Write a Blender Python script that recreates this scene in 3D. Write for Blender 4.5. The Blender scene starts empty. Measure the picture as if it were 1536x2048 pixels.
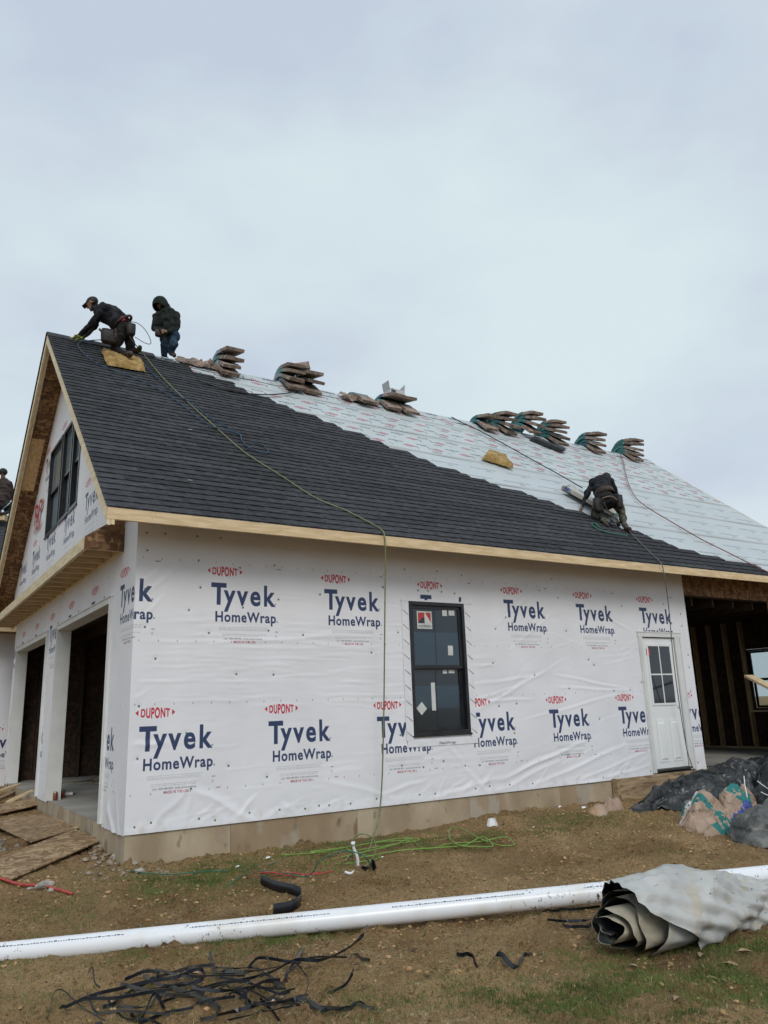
import bpy, bmesh, math, random
import numpy as np
from mathutils import Vector, Matrix, noise as mnoise

random.seed(7)
rng = np.random.default_rng(11)
S = bpy.context.scene
COL = S.collection

# ---------------------------------------------------------------- camera
F_PX = 1545.3; YAW = 0.575; PITCH = 0.249; ROLL = -0.035
CAM = np.array([-2.242, -8.479, 1.131])
_cy, _sy, _cp, _sp = math.cos(YAW), math.sin(YAW), math.cos(PITCH), math.sin(PITCH)
FWD = np.array([_sy*_cp, _cy*_cp, _sp]); _r0 = np.array([_cy, -_sy, 0.0]); _u0 = np.cross(_r0, FWD)
RT = math.cos(ROLL)*_r0 + math.sin(ROLL)*_u0
UP = -math.sin(ROLL)*_r0 + math.cos(ROLL)*_u0
cd = bpy.data.cameras.new('camera'); cam = bpy.data.objects.new('camera', cd); COL.objects.link(cam)
cam.matrix_world = Matrix(((RT[0], UP[0], -FWD[0], CAM[0]), (RT[1], UP[1], -FWD[1], CAM[1]),
                           (RT[2], UP[2], -FWD[2], CAM[2]), (0, 0, 0, 1)))
cd.sensor_fit = 'VERTICAL'; cd.sensor_height = 36.0; cd.lens = F_PX/2048*36.0
cd.clip_start = 0.05; cd.clip_end = 2000
S.camera = cam
S.render.resolution_x = 768; S.render.resolution_y = 1024

# ---------------------------------------------------------------- sky, sun, exposure
SUN_EL = math.radians(38); SUN_AZ = math.radians(200)     # azimuth from +Y clockwise; behind the camera
w = bpy.data.worlds.new('World'); S.world = w; w.use_nodes = True
nt = w.node_tree; nt.nodes.clear()
def N(nt, t, **k):
    n = nt.nodes.new(t)
    for a, b in k.items(): setattr(n, a, b)
    return n
out = N(nt, 'ShaderNodeOutputWorld')
sky = N(nt, 'ShaderNodeTexSky', sky_type='NISHITA'); sky.sun_disc = False
sky.sun_elevation = SUN_EL; sky.sun_rotation = SUN_AZ
bg1 = N(nt, 'ShaderNodeBackground'); bg1.inputs[1].default_value = 0.05
bg2 = N(nt, 'ShaderNodeBackground'); bg2.inputs[1].default_value = 1.0
tc = N(nt, 'ShaderNodeTexCoord'); mp = N(nt, 'ShaderNodeMapping'); mp.inputs['Scale'].default_value = (1.0, 1.0, 1.9)
mp.inputs['Location'].default_value = (0.4, 1.3, 0.2)
nz = N(nt, 'ShaderNodeTexNoise'); nz.inputs['Scale'].default_value = 1.7; nz.inputs['Detail'].default_value = 6; nz.inputs['Roughness'].default_value = 0.5
cr = N(nt, 'ShaderNodeValToRGB')
cr.color_ramp.elements[0].position = 0.39; cr.color_ramp.elements[0].color = (0.575, 0.655, 0.77, 1)
cr.color_ramp.elements[1].position = 0.61; cr.color_ramp.elements[1].color = (0.73, 0.845, 0.885, 1)
e = cr.color_ramp.elements.new(0.5); e.color = (0.665, 0.765, 0.84, 1)
sx = N(nt, 'ShaderNodeSeparateXYZ'); mr = N(nt, 'ShaderNodeMapRange'); mr.inputs['From Min'].default_value = 0.0; mr.inputs['From Max'].default_value = 0.32
mr.inputs['To Min'].default_value = 1.0; mr.inputs['To Max'].default_value = 0.0
mx = N(nt, 'ShaderNodeMixRGB'); mx.inputs[2].default_value = (0.80, 0.87, 0.93, 1)
mm = N(nt, 'ShaderNodeMath', operation='MULTIPLY'); mm.inputs[1].default_value = 0.6
ms = N(nt, 'ShaderNodeMixShader'); ms.inputs[0].default_value = 0.94
L = nt.links.new
L(tc.outputs['Generated'], mp.inputs[0]); L(mp.outputs[0], nz.inputs['Vector']); L(nz.outputs['Fac'], cr.inputs[0])
L(tc.outputs['Generated'], sx.inputs[0]); L(sx.outputs['Z'], mr.inputs['Value']); L(mr.outputs[0], mm.inputs[0]); L(mm.outputs[0], mx.inputs[0])
L(cr.outputs[0], mx.inputs[1]); L(mx.outputs[0], bg2.inputs[0])
L(sky.outputs[0], bg1.inputs[0]); L(bg1.outputs[0], ms.inputs[1]); L(bg2.outputs[0], ms.inputs[2]); L(ms.outputs[0], out.inputs[0])
sd = bpy.data.lights.new('sun', 'SUN'); sd.energy = 1.5; sd.angle = math.radians(24); sd.color = (1.0, 0.96, 0.91)
sun = bpy.data.objects.new('sun', sd); COL.objects.link(sun)
_sdir = Vector((math.sin(SUN_AZ)*math.cos(SUN_EL), math.cos(SUN_AZ)*math.cos(SUN_EL), math.sin(SUN_EL)))
sun.rotation_euler = _sdir.to_track_quat('Z', 'Y').to_euler(); sun.location = (0, -20, 30)
vs = S.view_settings; S.display_settings.display_device = 'sRGB'
vs.view_transform = 'Standard'; vs.look = 'None'; vs.gamma = 1; vs.exposure = 0.0; vs.use_curve_mapping = False

# ---------------------------------------------------------------- measuring helpers (points on real planes of the place)
WR, ZR, ZE, EO, RO, LR = 4.456, 7.456, 3.224, 0.623, 0.481, 14.78   # ridge y, ridge z, eave z, overhangs, roof end x
SL = (ZR-ZE)/(WR+EO); CS = 1/math.sqrt(1+SL*SL)
def ray(x, y): return FWD + RT*(x-768)/F_PX - UP*(y-1024)/F_PX
def hit(x, y, n, d):
    v = ray(x, y); n = np.array(n, float); return CAM + v*((d-CAM@n)/(v@n))
def onw(x, y, o=0.0): return hit(x, y, (0, 1, 0), -o)
def ong(x, y, o=0.0): return hit(x, y, (1, 0, 0), -o)
def onx(x, y, X): return hit(x, y, (1, 0, 0), X)
def onz(x, y, z): return hit(x, y, (0, 0, 1), z)
def onr(x, y, o=0.0): return hit(x, y, (0, -SL*CS, CS), (ZE+EO*SL)*CS+o)
def dep(x, y, d): return CAM + ray(x, y)*d
def depth_of(p): return float((np.array(p)-CAM)@FWD)
def roofp(x, s, o=0.0):      # x along, s metres up the slope from the eave edge, o above the surface
    return np.array([x, -EO + s*CS - o*SL*CS, ZE + s*SL*CS + o*CS])

_gc = np.array([(0,0,-.29),(1.0,0,-.33),(2.2,0,-.36),(4.1,0,-.36),(5.1,0.1,-.22),(6,0,-.30),(7.2,0,-.31),(9.3,0,-.15),(12,0,-.08),(16,0,-.05),
 (-.1,1,-.19),(-.15,2.3,-.16),(-.15,4.3,-.24),(-.15,5.5,-.16),(-.15,8,-.14),(-1.1,1.2,-.36),(-1.2,3.2,-.34),(-2.5,2,-.46),(-2,6,-.3),(-1.4,-2,-.46),(-4,-2,-.55),
 (0.1,-.9,-.40),(1,-3,-.44),(1.2,-1.4,-.39),(2.7,-3.8,-.40),(4.5,-4.3,-.38),(-1,-5,-.48),(1,-6,-.45),(3,-6,-.42),(-2,-8,-.5),(8,-4,-.30),(8,-8,-.3),
 (15,-3,-.12),(-8,0,-.55),(-8,8,-.4),(-8,-8,-.55),(20,-10,-.2),(20,5,-.1),(5,-2,-.37),(6.7,-1,-.34),(-2,11,-.2),(5,9,-.2),(14,9,-.1)])
def gbase(x, y):
    x = np.asarray(x, float); y = np.asarray(y, float)
    num = 0; den = 1e-9
    for cx_, cy_, cz_ in _gc:
        r2 = (x-cx_)**2+(y-cy_)**2
        wgt = np.exp(-r2/1.3)+2e-3/(1+r2)**1.5
        num = num+wgt*cz_; den = den+wgt
    return num/den
# value noise on numpy arrays
_perm = rng.permutation(4096)
def _h(ix, iy, k): return (_perm[(_perm[(ix+k*37) % 4096]+iy) % 4096])/4095.0
def vnoise(x, y, k=0):
    x = np.asarray(x, float); y = np.asarray(y, float)
    ix = np.floor(x).astype(int); iy = np.floor(y).astype(int); fx = x-ix; fy = y-iy
    fx = fx*fx*fx*(fx*(fx*6-15)+10); fy = fy*fy*fy*(fy*(fy*6-15)+10)
    a, b, c, d = _h(ix, iy, k), _h(ix+1, iy, k), _h(ix, iy+1, k), _h(ix+1, iy+1, k)
    return (a*(1-fx)+b*fx)*(1-fy)+(c*(1-fx)+d*fx)*fy
def fbm(x, y, o=4, k=0, g=0.5):
    s = 0; a = 1; t = 0
    for i in range(o):
        s = s+a*(vnoise(x*2**i+i*17.3, y*2**i-i*9.1, k+i)-.5); t += a; a *= g
    return s/t
def gz(x, y):
    x = np.asarray(x, float); y = np.asarray(y, float)
    b = gbase(x, y)
    near = np.clip(1-(np.hypot(x-1, y+3)-7)/10, .3, 1)
    lum = fbm(x*1.1, y*1.1, 3, 1)*.06
    cl = np.maximum(fbm(x*5.5, y*5.5, 4, 5, .6), -.05)*.075+np.maximum(fbm(x*16+y*3, y*16, 2, 6, .6)-.03, 0)*.055
    ru = np.maximum(fbm(x*2.1+3, y*2.1, 2, 9)-.04, 0)*.20
    ru2 = -.030*np.exp(-((y+1.9+.20*x+.12*np.sin(x*1.3))/.16)**2)-.026*np.exp(-((y+3.25+.22*x+.10*np.sin(x*1.1+1))/.15)**2)+.018*np.exp(-((y+2.25+.20*x+.12*np.sin(x*1.3))/.12)**2)
    ru2 = ru2*np.clip(.4+2*vnoise(x*1.3, y*1.3, 23), 0, 1)+.007*np.sin(x*21+y*5)*np.exp(-((y+1.9+.20*x)/.15)**2)*(np.abs(x) < 6)
    return b+(lum+ru2+cl*1.35+ru*fbm(x*14, y*14, 2, 13)*2.4)*near
def ongr(px, py, o=0.0):
    z = -.38
    for _ in range(12):
        p = onz(px, py, z+o); z = float(gz(p[0], p[1]))
    return np.array([p[0], p[1], z+o])

# ---------------------------------------------------------------- object helpers
def link(ob, parent=None):
    COL.objects.link(ob)
    if parent is not None:
        ob.parent = parent
        ob.matrix_parent_inverse = Matrix.Identity(4)
        if any(abs(c) > 1e-9 for c in parent.location) and parent.get('_abs'):
            ob.location = Vector(ob.location)-parent.location
    return ob
def tag(o, label=None, cat=None, group=None, kind=None):
    if label: o['label'] = label
    if cat: o['category'] = cat
    if group: o['group'] = group
    if kind: o['kind'] = kind
    return o
def empty(name, loc, label, cat, group=None):
    o = bpy.data.objects.new(name, None); o.location = tuple(float(v) for v in loc); o.empty_display_size = .1
    COL.objects.link(o); tag(o, label, cat, group); return o
def mesh(name, verts, faces, mats, parent=None, mi=None, smooth=False, uv=None, origin=None):
    """verts are world coordinates; the object's origin goes to `origin` (or its own centre)."""
    v = np.asarray(verts, float).reshape(-1, 3)
    if origin is None: origin = np.array([(v[:, 0].min()+v[:, 0].max())/2, (v[:, 1].min()+v[:, 1].max())/2, v[:, 2].min()])
    origin = np.asarray(origin, float)
    me = bpy.data.meshes.new(name); me.from_pydata((v-origin).tolist(), [], [tuple(int(i) for i in f) for f in faces])
    if not isinstance(mats, (list, tuple)): mats = [mats]
    for m in mats: me.materials.append(m)
    if mi is not None: me.polygons.foreach_set('material_index', np.asarray(mi, np.int32))
    if smooth: me.polygons.foreach_set('use_smooth', np.ones(len(me.polygons), bool))
    if uv is not None:
        ul = me.uv_layers.new(name='UVMap'); idx = np.zeros(len(me.loops), np.int32); me.loops.foreach_get('vertex_index', idx)
        ul.data.foreach_set('uv', np.asarray(uv, float)[idx].ravel())
    me.update()
    ob = bpy.data.objects.new(name, me); COL.objects.link(ob)
    if parent is not None:
        ob.parent = parent
        pm = Vector((0, 0, 0)); q = parent
        while q is not None: pm += q.location; q = q.parent
        ob.location = Vector(origin)-pm
    else: ob.location = Vector(origin)
    return ob
class G:     # geometry collector
    def __init__(s): s.v = []; s.f = []; s.m = []
    def add(s, v, f, m=0):
        b = len(s.v); s.v += [tuple(float(c) for c in p) for p in v]; s.f += [tuple(i+b for i in q) for q in f]; s.m += [m]*len(f); return s
    def box(s, a, b, m=0):
        (x0, y0, z0), (x1, y1, z1) = a, b
        if x0 > x1: x0, x1 = x1, x0
        if y0 > y1: y0, y1 = y1, y0
        if z0 > z1: z0, z1 = z1, z0
        return s.add([(x0,y0,z0),(x1,y0,z0),(x1,y1,z0),(x0,y1,z0),(x0,y0,z1),(x1,y0,z1),(x1,y1,z1),(x0,y1,z1)],
              [(0,3,2,1),(4,5,6,7),(0,1,5,4),(1,2,6,5),(2,3,7,6),(3,0,4,7)], m)
    def hexa(s, p, m=0):   # 8 corners: bottom 4 then top 4
        return s.add(p, [(0,3,2,1),(4,5,6,7),(0,1,5,4),(1,2,6,5),(2,3,7,6),(3,0,4,7)], m)
    def beam(s, a, b, w, h, m=0, up=(0,0,1)):
        a = np.array(a, float); b = np.array(b, float); d = b-a; d /= np.linalg.norm(d)
        sd_ = np.cross(d, np.array(up, float)); sd_ /= np.linalg.norm(sd_); u = np.cross(sd_, d)
        p = [q+sd_*i*w/2+u*j*h/2 for j in (-1, 1) for q, i in ((a,-1),(b,-1),(b,1),(a,1))]
        return s.hexa(p, m)
    def tube(s, pts, r, n=8, m=0, cap=True):
        v, f = tube_geo(pts, r, n, cap); return s.add(v, f, m)
    def ball(s, c, r, m=0, n=10, k=7, R=None):
        r = np.array(r, float)*np.ones(3); v = []; f = []
        for i in range(k+1):
            th = math.pi*i/k
            for j in range(n):
                ph = 2*math.pi*j/n; v.append(np.array([math.sin(th)*math.cos(ph), math.sin(th)*math.sin(ph), math.cos(th)])*r)
        if R is not None: v = [R@q for q in v]
        v = [q+np.array(c, float) for q in v]
        for i in range(k):
            for j in range(n):
                f.append((i*n+j, (i+1)*n+j, (i+1)*n+(j+1) % n, i*n+(j+1) % n))
        return s.add(v, f, m)
    def out(s, name, mats, parent=None, smooth=False, **k): return mesh(name, s.v, s.f, mats, parent, s.m, smooth, **k)
def spline(pts, n=8):
    p = np.array(pts, float); p = np.vstack([2*p[0]-p[1], p, 2*p[-1]-p[-2]]); o = []
    for i in range(1, len(p)-2):
        for t in np.linspace(0, 1, n, endpoint=False):
            a, b, c, d = p[i-1], p[i], p[i+1], p[i+2]
            o.append(.5*((2*b)+(-a+c)*t+(2*a-5*b+4*c-d)*t*t+(-a+3*b-3*c+d)*t**3))
    o.append(p[-2]); return np.array(o)
def tube_geo(pts, r, n=8, cap=True):
    pts = np.array(pts, float); k = len(pts); r = np.ones(k)*r if np.isscalar(r) else np.array(r, float)
    v = []; f = []; up = None
    for i in range(k):
        d = pts[min(i+1, k-1)]-pts[max(i-1, 0)]; d = d/(np.linalg.norm(d)+1e-12)
        if up is None: up = np.array([0, 0, 1.]) if abs(d[2]) < .9 else np.array([1., 0, 0])
        a = np.cross(d, up); a /= np.linalg.norm(a)+1e-12; b = np.cross(a, d); up = b
        for j in range(n):
            t = 2*math.pi*j/n; v.append(pts[i]+(a*math.cos(t)+b*math.sin(t))*r[i])
    for i in range(k-1):
        for j in range(n): f.append((i*n+j, i*n+(j+1) % n, (i+1)*n+(j+1) % n, (i+1)*n+j))
    if cap: f.append(tuple(range(n-1, -1, -1))); f.append(tuple((k-1)*n+j for j in range(n)))
    return v, f
def grid_faces(nu, nv, closed_u=False):
    f = []
    for i in range(nu-1 if not closed_u else nu):
        for j in range(nv-1):
            a = i*nv+j; b = ((i+1) % nu)*nv+j; f.append((a, b, b+1, a+1))
    return f

# ---------------------------------------------------------------- materials
def new_mat(name):
    m = bpy.data.materials.new(name); m.use_nodes = True; nt = m.node_tree; b = nt.nodes['Principled BSDF']; return m, nt, b
def rgba(c): return (c[0], c[1], c[2], 1)
def noise_mat(name, c1, c2, scale=8, rough=.7, bump=.2, bscale=None, stretch=(1,1,1), detail=6, pos=(.35,.65), spots=None, rnd=0.0, metal=0, coord='Object', spec=.4, bdist=.02, warp=0.0):
    m, nt, b = new_mat(name); L = nt.links.new
    tc = N(nt, 'ShaderNodeTexCoord'); mp = N(nt, 'ShaderNodeMapping'); mp.inputs['Scale'].default_value = stretch
    L(tc.outputs[coord], mp.inputs[0])
    n1 = N(nt, 'ShaderNodeTexNoise'); n1.inputs['Scale'].default_value = scale; n1.inputs['Detail'].default_value = detail; n1.inputs['Distortion'].default_value = warp
    oi = N(nt, 'ShaderNodeObjectInfo'); add = N(nt, 'ShaderNodeVectorMath', operation='ADD'); scl = N(nt, 'ShaderNodeVectorMath', operation='SCALE')
    cmb = N(nt, 'ShaderNodeCombineXYZ'); L(oi.outputs['Random'], cmb.inputs[0]); L(oi.outputs['Random'], cmb.inputs[1]); scl.inputs['Scale'].default_value = 37.0
    L(cmb.outputs[0], scl.inputs[0]); L(mp.outputs[0], add.inputs[0]); L(scl.outputs[0], add.inputs[1]); L(add.outputs[0], n1.inputs['Vector'])
    cr = N(nt, 'ShaderNodeValToRGB'); cr.color_ramp.elements[0].position = pos[0]; cr.color_ramp.elements[1].position = pos[1]
    cr.color_ramp.elements[0].color = rgba(c1); cr.color_ramp.elements[1].color = rgba(c2)
    L(n1.outputs['Fac'], cr.inputs[0]); col = cr.outputs[0]
    if spots:     # (scale, threshold, colour, strength)
        for sc, th, c, st in spots:
            n2 = N(nt, 'ShaderNodeTexNoise'); n2.inputs['Scale'].default_value = sc; n2.inputs['Detail'].default_value = 5; L(add.outputs[0], n2.inputs['Vector'])
            r2 = N(nt, 'ShaderNodeMapRange'); r2.inputs['From Min'].default_value = th; r2.inputs['From Max'].default_value = th+.07; r2.inputs['To Max'].default_value = st
            L(n2.outputs['Fac'], r2.inputs['Value']); mx = N(nt, 'ShaderNodeMixRGB'); L(r2.outputs[0], mx.inputs[0]); L(col, mx.inputs[1]); mx.inputs[2].default_value = rgba(c); col = mx.outputs[0]
    if rnd:
        hs = N(nt, 'ShaderNodeHueSaturation'); r3 = N(nt, 'ShaderNodeMapRange'); r3.inputs['To Min'].default_value = 1-rnd; r3.inputs['To Max'].default_value = 1+rnd
        L(oi.outputs['Random'], r3.inputs['Value']); L(r3.outputs[0], hs.inputs['Value']); L(col, hs.inputs['Color']); col = hs.outputs[0]
    L(col, b.inputs['Base Color']); b.inputs['Roughness'].default_value = rough; b.inputs['Metallic'].default_value = metal; b.inputs['Specular IOR Level'].default_value = spec
    if bump:
        n3 = N(nt, 'ShaderNodeTexNoise'); n3.inputs['Scale'].default_value = bscale or scale*4; n3.inputs['Detail'].default_value = 5; L(add.outputs[0], n3.inputs['Vector'])
        bp = N(nt, 'ShaderNodeBump'); bp.inputs['Strength'].default_value = bump; bp.inputs['Distance'].default_value = bdist; L(n3.outputs['Fac'], bp.inputs['Height']); L(bp.outputs[0], b.inputs['Normal'])
    return m
def osb_mat(name, cd, cm, cl, rough=.75):
    """oriented strand board: long flakes lying in several directions, each flake its own tone"""
    m, nt, b = new_mat(name); L = nt.links.new
    tc = N(nt, 'ShaderNodeTexCoord'); prev = None; hb = None
    for i, (rot, st) in enumerate(((0.25, (9, 9, 30)), (1.3, (30, 9, 9)), (2.2, (12, 34, 12)))):
        mp = N(nt, 'ShaderNodeMapping'); mp.inputs['Rotation'].default_value = (rot*.6, rot, rot*1.7); mp.inputs['Scale'].default_value = st
        vo = N(nt, 'ShaderNodeTexVoronoi'); vo.inputs['Scale'].default_value = 1.0
        L(tc.outputs['Object'], mp.inputs[0]); L(mp.outputs[0], vo.inputs['Vector'])
        sp = N(nt, 'ShaderNodeSeparateColor'); L(vo.outputs['Color'], sp.inputs[0])
        cr = N(nt, 'ShaderNodeValToRGB'); e = cr.color_ramp.elements; e[0].position = .1; e[0].color = rgba(cd); e[1].position = .9; e[1].color = rgba(cl); q = e.new(.5); q.color = rgba(cm)
        L(sp.outputs[0], cr.inputs[0])
        if prev is None: prev = cr.outputs[0]; hb = sp.outputs[1]
        else:
            mx = N(nt, 'ShaderNodeMixRGB'); gt = N(nt, 'ShaderNodeMath', operation='GREATER_THAN'); gt.inputs[1].default_value = .55
            L(sp.outputs[2], gt.inputs[0]); L(gt.outputs[0], mx.inputs[0]); L(prev, mx.inputs[1]); L(cr.outputs[0], mx.inputs[2]); prev = mx.outputs[0]
    L(prev, b.inputs['Base Color']); b.inputs['Roughness'].default_value = rough
    bp = N(nt, 'ShaderNodeBump'); bp.inputs['Strength'].default_value = .25; bp.inputs['Distance'].default_value = .01; L(hb, bp.inputs['Height']); L(bp.outputs[0], b.inputs['Normal'])
    return m
def flat_mat(name, c, rough=.5, spec=.5, metal=0):
    m, nt, b = new_mat(name); b.inputs['Base Color'].default_value = rgba(c); b.inputs['Roughness'].default_value = rough; b.inputs['Specular IOR Level'].default_value = spec; b.inputs['Metallic'].default_value = metal; return m

# -- print raster: lettering drawn in numpy, used as a tiling flat print
def text_tris(body, bold=0.0, sx=1.0, track=1.0):
    cu = bpy.data.curves.new('t', 'FONT'); cu.body = body; cu.size = 1.0; cu.offset = bold; cu.space_character = track; cu.resolution_u = 4
    ob = bpy.data.objects.new('t', cu); COL.objects.link(ob); dg = bpy.context.evaluated_depsgraph_get()
    me = bpy.data.meshes.new_from_object(ob.evaluated_get(dg)); me.calc_loop_triangles()
    v = np.array([q.co[:2] for q in me.vertices]); t = np.array([q.vertices[:] for q in me.loop_triangles])
    bpy.data.objects.remove(ob); bpy.data.curves.remove(cu); bpy.data.meshes.remove(me)
    v[:, 0] *= sx; return v, t
def raster(alpha, v, t, wrap=True):
    H, Wd = alpha.shape
    for a, b, c in v[t]:
        x0, x1 = int(math.floor(min(a[0], b[0], c[0]))), int(math.ceil(max(a[0], b[0], c[0]))); y0, y1 = int(math.floor(min(a[1], b[1], c[1]))), int(math.ceil(max(a[1], b[1], c[1])))
        dn = (b[0]-a[0])*(c[1]-a[1])-(b[1]-a[1])*(c[0]-a[0])
        if abs(dn) < 1e-9: continue
        X, Y = np.meshgrid(np.arange(x0, x1+1)+.5, np.arange(y0, y1+1)+.5)
        u = ((X-a[0])*(c[1]-a[1])-(Y-a[1])*(c[0]-a[0]))/dn; w_ = ((b[0]-a[0])*(Y-a[1])-(b[1]-a[1])*(X-a[0]))/dn
        ins = (u >= -1e-6) & (w_ >= -1e-6) & (u+w_ <= 1+1e-6)
        iy, ix = np.nonzero(ins)
        if len(iy): alpha[(iy+y0) % H, (ix+x0) % Wd] = 1
class Sheet:     # print sheet, metres, supersampled
    def __init__(s, w, h, ppm, base):
        s.ss = 2; s.ppm = ppm*s.ss; s.W = int(round(w*ppm))*s.ss; s.H = int(round(h*ppm))*s.ss; s.px = s.W/w; s.py = s.H/h
        s.img = np.ones((s.H, s.W, 3), np.float32)*np.array(base, np.float32)
    def tris(s, v, t, col):
        al = np.zeros((s.H, s.W), np.float32); raster(al, v*np.array([s.px, s.py]), t)
        s.img += al[..., None]*(np.array(col, np.float32)-s.img)
    def text(s, body, x, y, h, col, width=None, bold=0.0, track=1.0, up=1, warp=None, flip=False):
        v, t = text_tris(body, bold, 1, track); v[:, 1] *= h/.72
        v[:, 0] -= v[:, 0].min(); wd = v[:, 0].max()
        v[:, 0] *= (width/wd) if width else h/.72
        if warp: v = warp(v)
        if flip: v = -v
        s.tris(v+np.array([x, y]), t, col)
    def poly(s, pts, col):
        n = len(pts); s.tris(np.array(pts, float), np.array([(0, i, i+1) for i in range(1, n-1)]), col)
    def image(s, name):
        H, W_ = s.H//2, s.W//2; im = s.img[:H*2, :W_*2].reshape(H, 2, W_, 2, 3).mean((1, 3))
        im = np.clip(im, 0, 1); im = np.where(im < .0031308, im*12.92, 1.055*im**(1/2.4)-.055)
        ob = bpy.data.images.new(name, W_, H, alpha=False); px = np.ones((H, W_, 4), np.float32); px[..., :3] = im
        ob.pixels.foreach_set(px.ravel()); ob.update(); ob.pack(); return ob
LX, LZ = 1.467, 3.13     # repeat of the wrap print
WHITE = (.74, .745, .775); NAVY = (.032, .052, .125); RED = (.50, .028, .05); GREY = (.42, .43, .45)
def wrap_logo(sh, x, z, blue=True):
    """x,z: top-left of the big T"""
    def arch(v):
        c = .155; u = (v[:, 0]-c)/.20; k = 1-.50*u*u; v = v.copy(); v[:, 1] = (v[:, 1]-.054)*k+.054; return v
    sh.text('DUPONT', x+.010, z+.083, .108, RED, width=.310, bold=.036, track=1.12, warp=arch)
    for sg, cx0 in ((-1, x-.048), (1, x+.378)):
        sh.poly([(cx0, z+.137), (cx0-sg*.034, z+.168), (cx0-sg*.034, z+.106)], RED)
    sh.text('T', x, z-.245, .245, NAVY, width=.185, bold=.036)
    sh.text('yvek', x+.150, z-.245, .245, NAVY, width=.655, bold=.028, track=1.24)
    sh.text('HomeWrap', x+.055, z-.445, .118, NAVY, width=.755, bold=.028, track=1.12)
    for (dx, dz, r_) in ((.80, -.225, .013), (.825, -.432, .012)):
        sh.poly([(x+dx+r_*math.cos(a), z+dz+r_*math.sin(a)) for a in np.linspace(0, 6.28, 9)[:-1]], (.34, .35, .38))
    for dz, w0, w1 in ((-.512, .10, .68), (-.530, .10, .66), (-.545, .10, .68), (-.595, .14, .64), (-.612, .14, .58)):
        a = x+w0
        while a < x+w1:
            b = a+random.uniform(.01, .05); sh.poly([(a, z+dz), (b, z+dz), (b, z+dz+.008), (a, z+dz+.008)], (.52, .525, .54)); a = b+.007
    sh.text('Call 1-800-448-9835  tyvek.com/homewrap', x+.16, z-.648, .022, (.18, .19, .21), width=.47, bold=.012)
    sh.text('MADE IN THE USA', x+.28, z-.690, .030, (.36, .04, .06), width=.27, bold=.012)
    sh.poly([(x+.80, z-.555), (x+.84, z-.555), (x+.84, z-.547), (x+.80, z-.547)], (.2, .2, .24))
    sh.poly([(x+.80, z-.60), (x+.812, z-.58), (x+.824, z-.60), (x+.812, z-.62)], (.3, .3, .34)); sh.poly([(x+.804, z-.60), (x+.812, z-.588), (x+.820, z-.60), (x+.812, z-.612)], WHITE)
def make_wrap_image():
    sh = Sheet(LX, LZ, 300, WHITE)
    wrap_logo(sh, .849, 2.605); wrap_logo(sh, .098, 1.035)
    for zr_, off in ((2.826, .058), (1.921, .049), (1.250, .037), (.345, .03)):
        for k in range(7):
            xx = off+k*LX/7; sh.poly([(xx, zr_), (xx+.009, zr_), (xx+.007, zr_+.02), (xx+.002, zr_+.02)], (.15, .16, .2))
    sh.poly([(.20, 2.80), (.26, 2.80), (.26, 2.812), (.20, 2.812)], (.25, .26, .3)); sh.poly([(.95, .36), (1.0, .36), (1.0, .37), (.95, .37)], (.45, .2, .25))
    return sh.image('wrap_print')
def make_under_image():
    # silver-white underlayment; print of red mark in dark corner brackets, dark script lines, on a 1.08 m sheet
    base = (.47, .52, .535); sh = Sheet(1.30, 1.08, 260, base); dk = (.10, .115, .13); rd = (.36, .03, .06)
    def mark(x, y, fl):
        for k in range(6):
            a = x-.115+.042*k; hh = .075*(1-abs(k-2.5)/5); sh.poly([(a, y-hh), (a+.030, y-hh), (a+.030, y+hh), (a, y+hh)], rd)
        for yy in (-.018, .02): sh.poly([(x-.12, y+yy), (x+.12, y+yy), (x+.12, y+yy+.009), (x-.12, y+yy+.009)], base)
        sh.poly([(x-.03, y+.05*fl), (x+.03, y+.05*fl), (x, y+.082*fl)], dk) if fl > 0 else sh.poly([(x+.03, y+.05*fl), (x-.03, y+.05*fl), (x, y+.082*fl)], dk)
        s_ = fl
        for (ax, ay, bx, by) in ((-.19, -.01, -.10, .02), (-.19, -.01, -.16, .10)):
            p = sorted([(x+s_*ax, y+s_*ay), (x+s_*bx, y+s_*by)]); sh.poly([(p[0][0], p[0][1]), (p[1][0], p[0][1]), (p[1][0], p[1][1]), (p[0][0], p[1][1])], dk)
        sh.poly([(x+s_*.19, y-s_*.06), (x+s_*.26, y-s_*.06), (x+s_*.26, y-s_*.045), (x+s_*.19, y-s_*.045)], dk)
        sh.poly([(x+s_*.24, y-s_*.10), (x+s_*.26, y-s_*.10), (x+s_*.26, y-s_*.045), (x+s_*.24, y-s_*.045)], dk)
    def script(x, y, wd):
        a = x
        while a < x+wd:
            b = a+random.uniform(.008, .03); h_ = random.uniform(.04, .065); sh.poly([(a, y), (b, y), (b, y+h_), (a, y+h_)], (.07, .08, .09)); a = b+.006
    for r_ in range(2):
        y0 = .30+.46*r_
        mark(.22+.32*r_, y0, 1); mark(.87+.32*r_, y0, -1)
        script(.50+.3*r_, y0+.13, .30); script(1.12+.3*r_-(1.3 if r_ else 0), y0+.12, .22); script(.02+.3*r_, y0-.17, .2)
    for y in (.06, .98, 1.02):
        sh.poly([(0, y), (1.3, y), (1.3, y+.009), (0, y+.009)], (.22, .25, .27))
    return sh.image('underlay_print')
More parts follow.
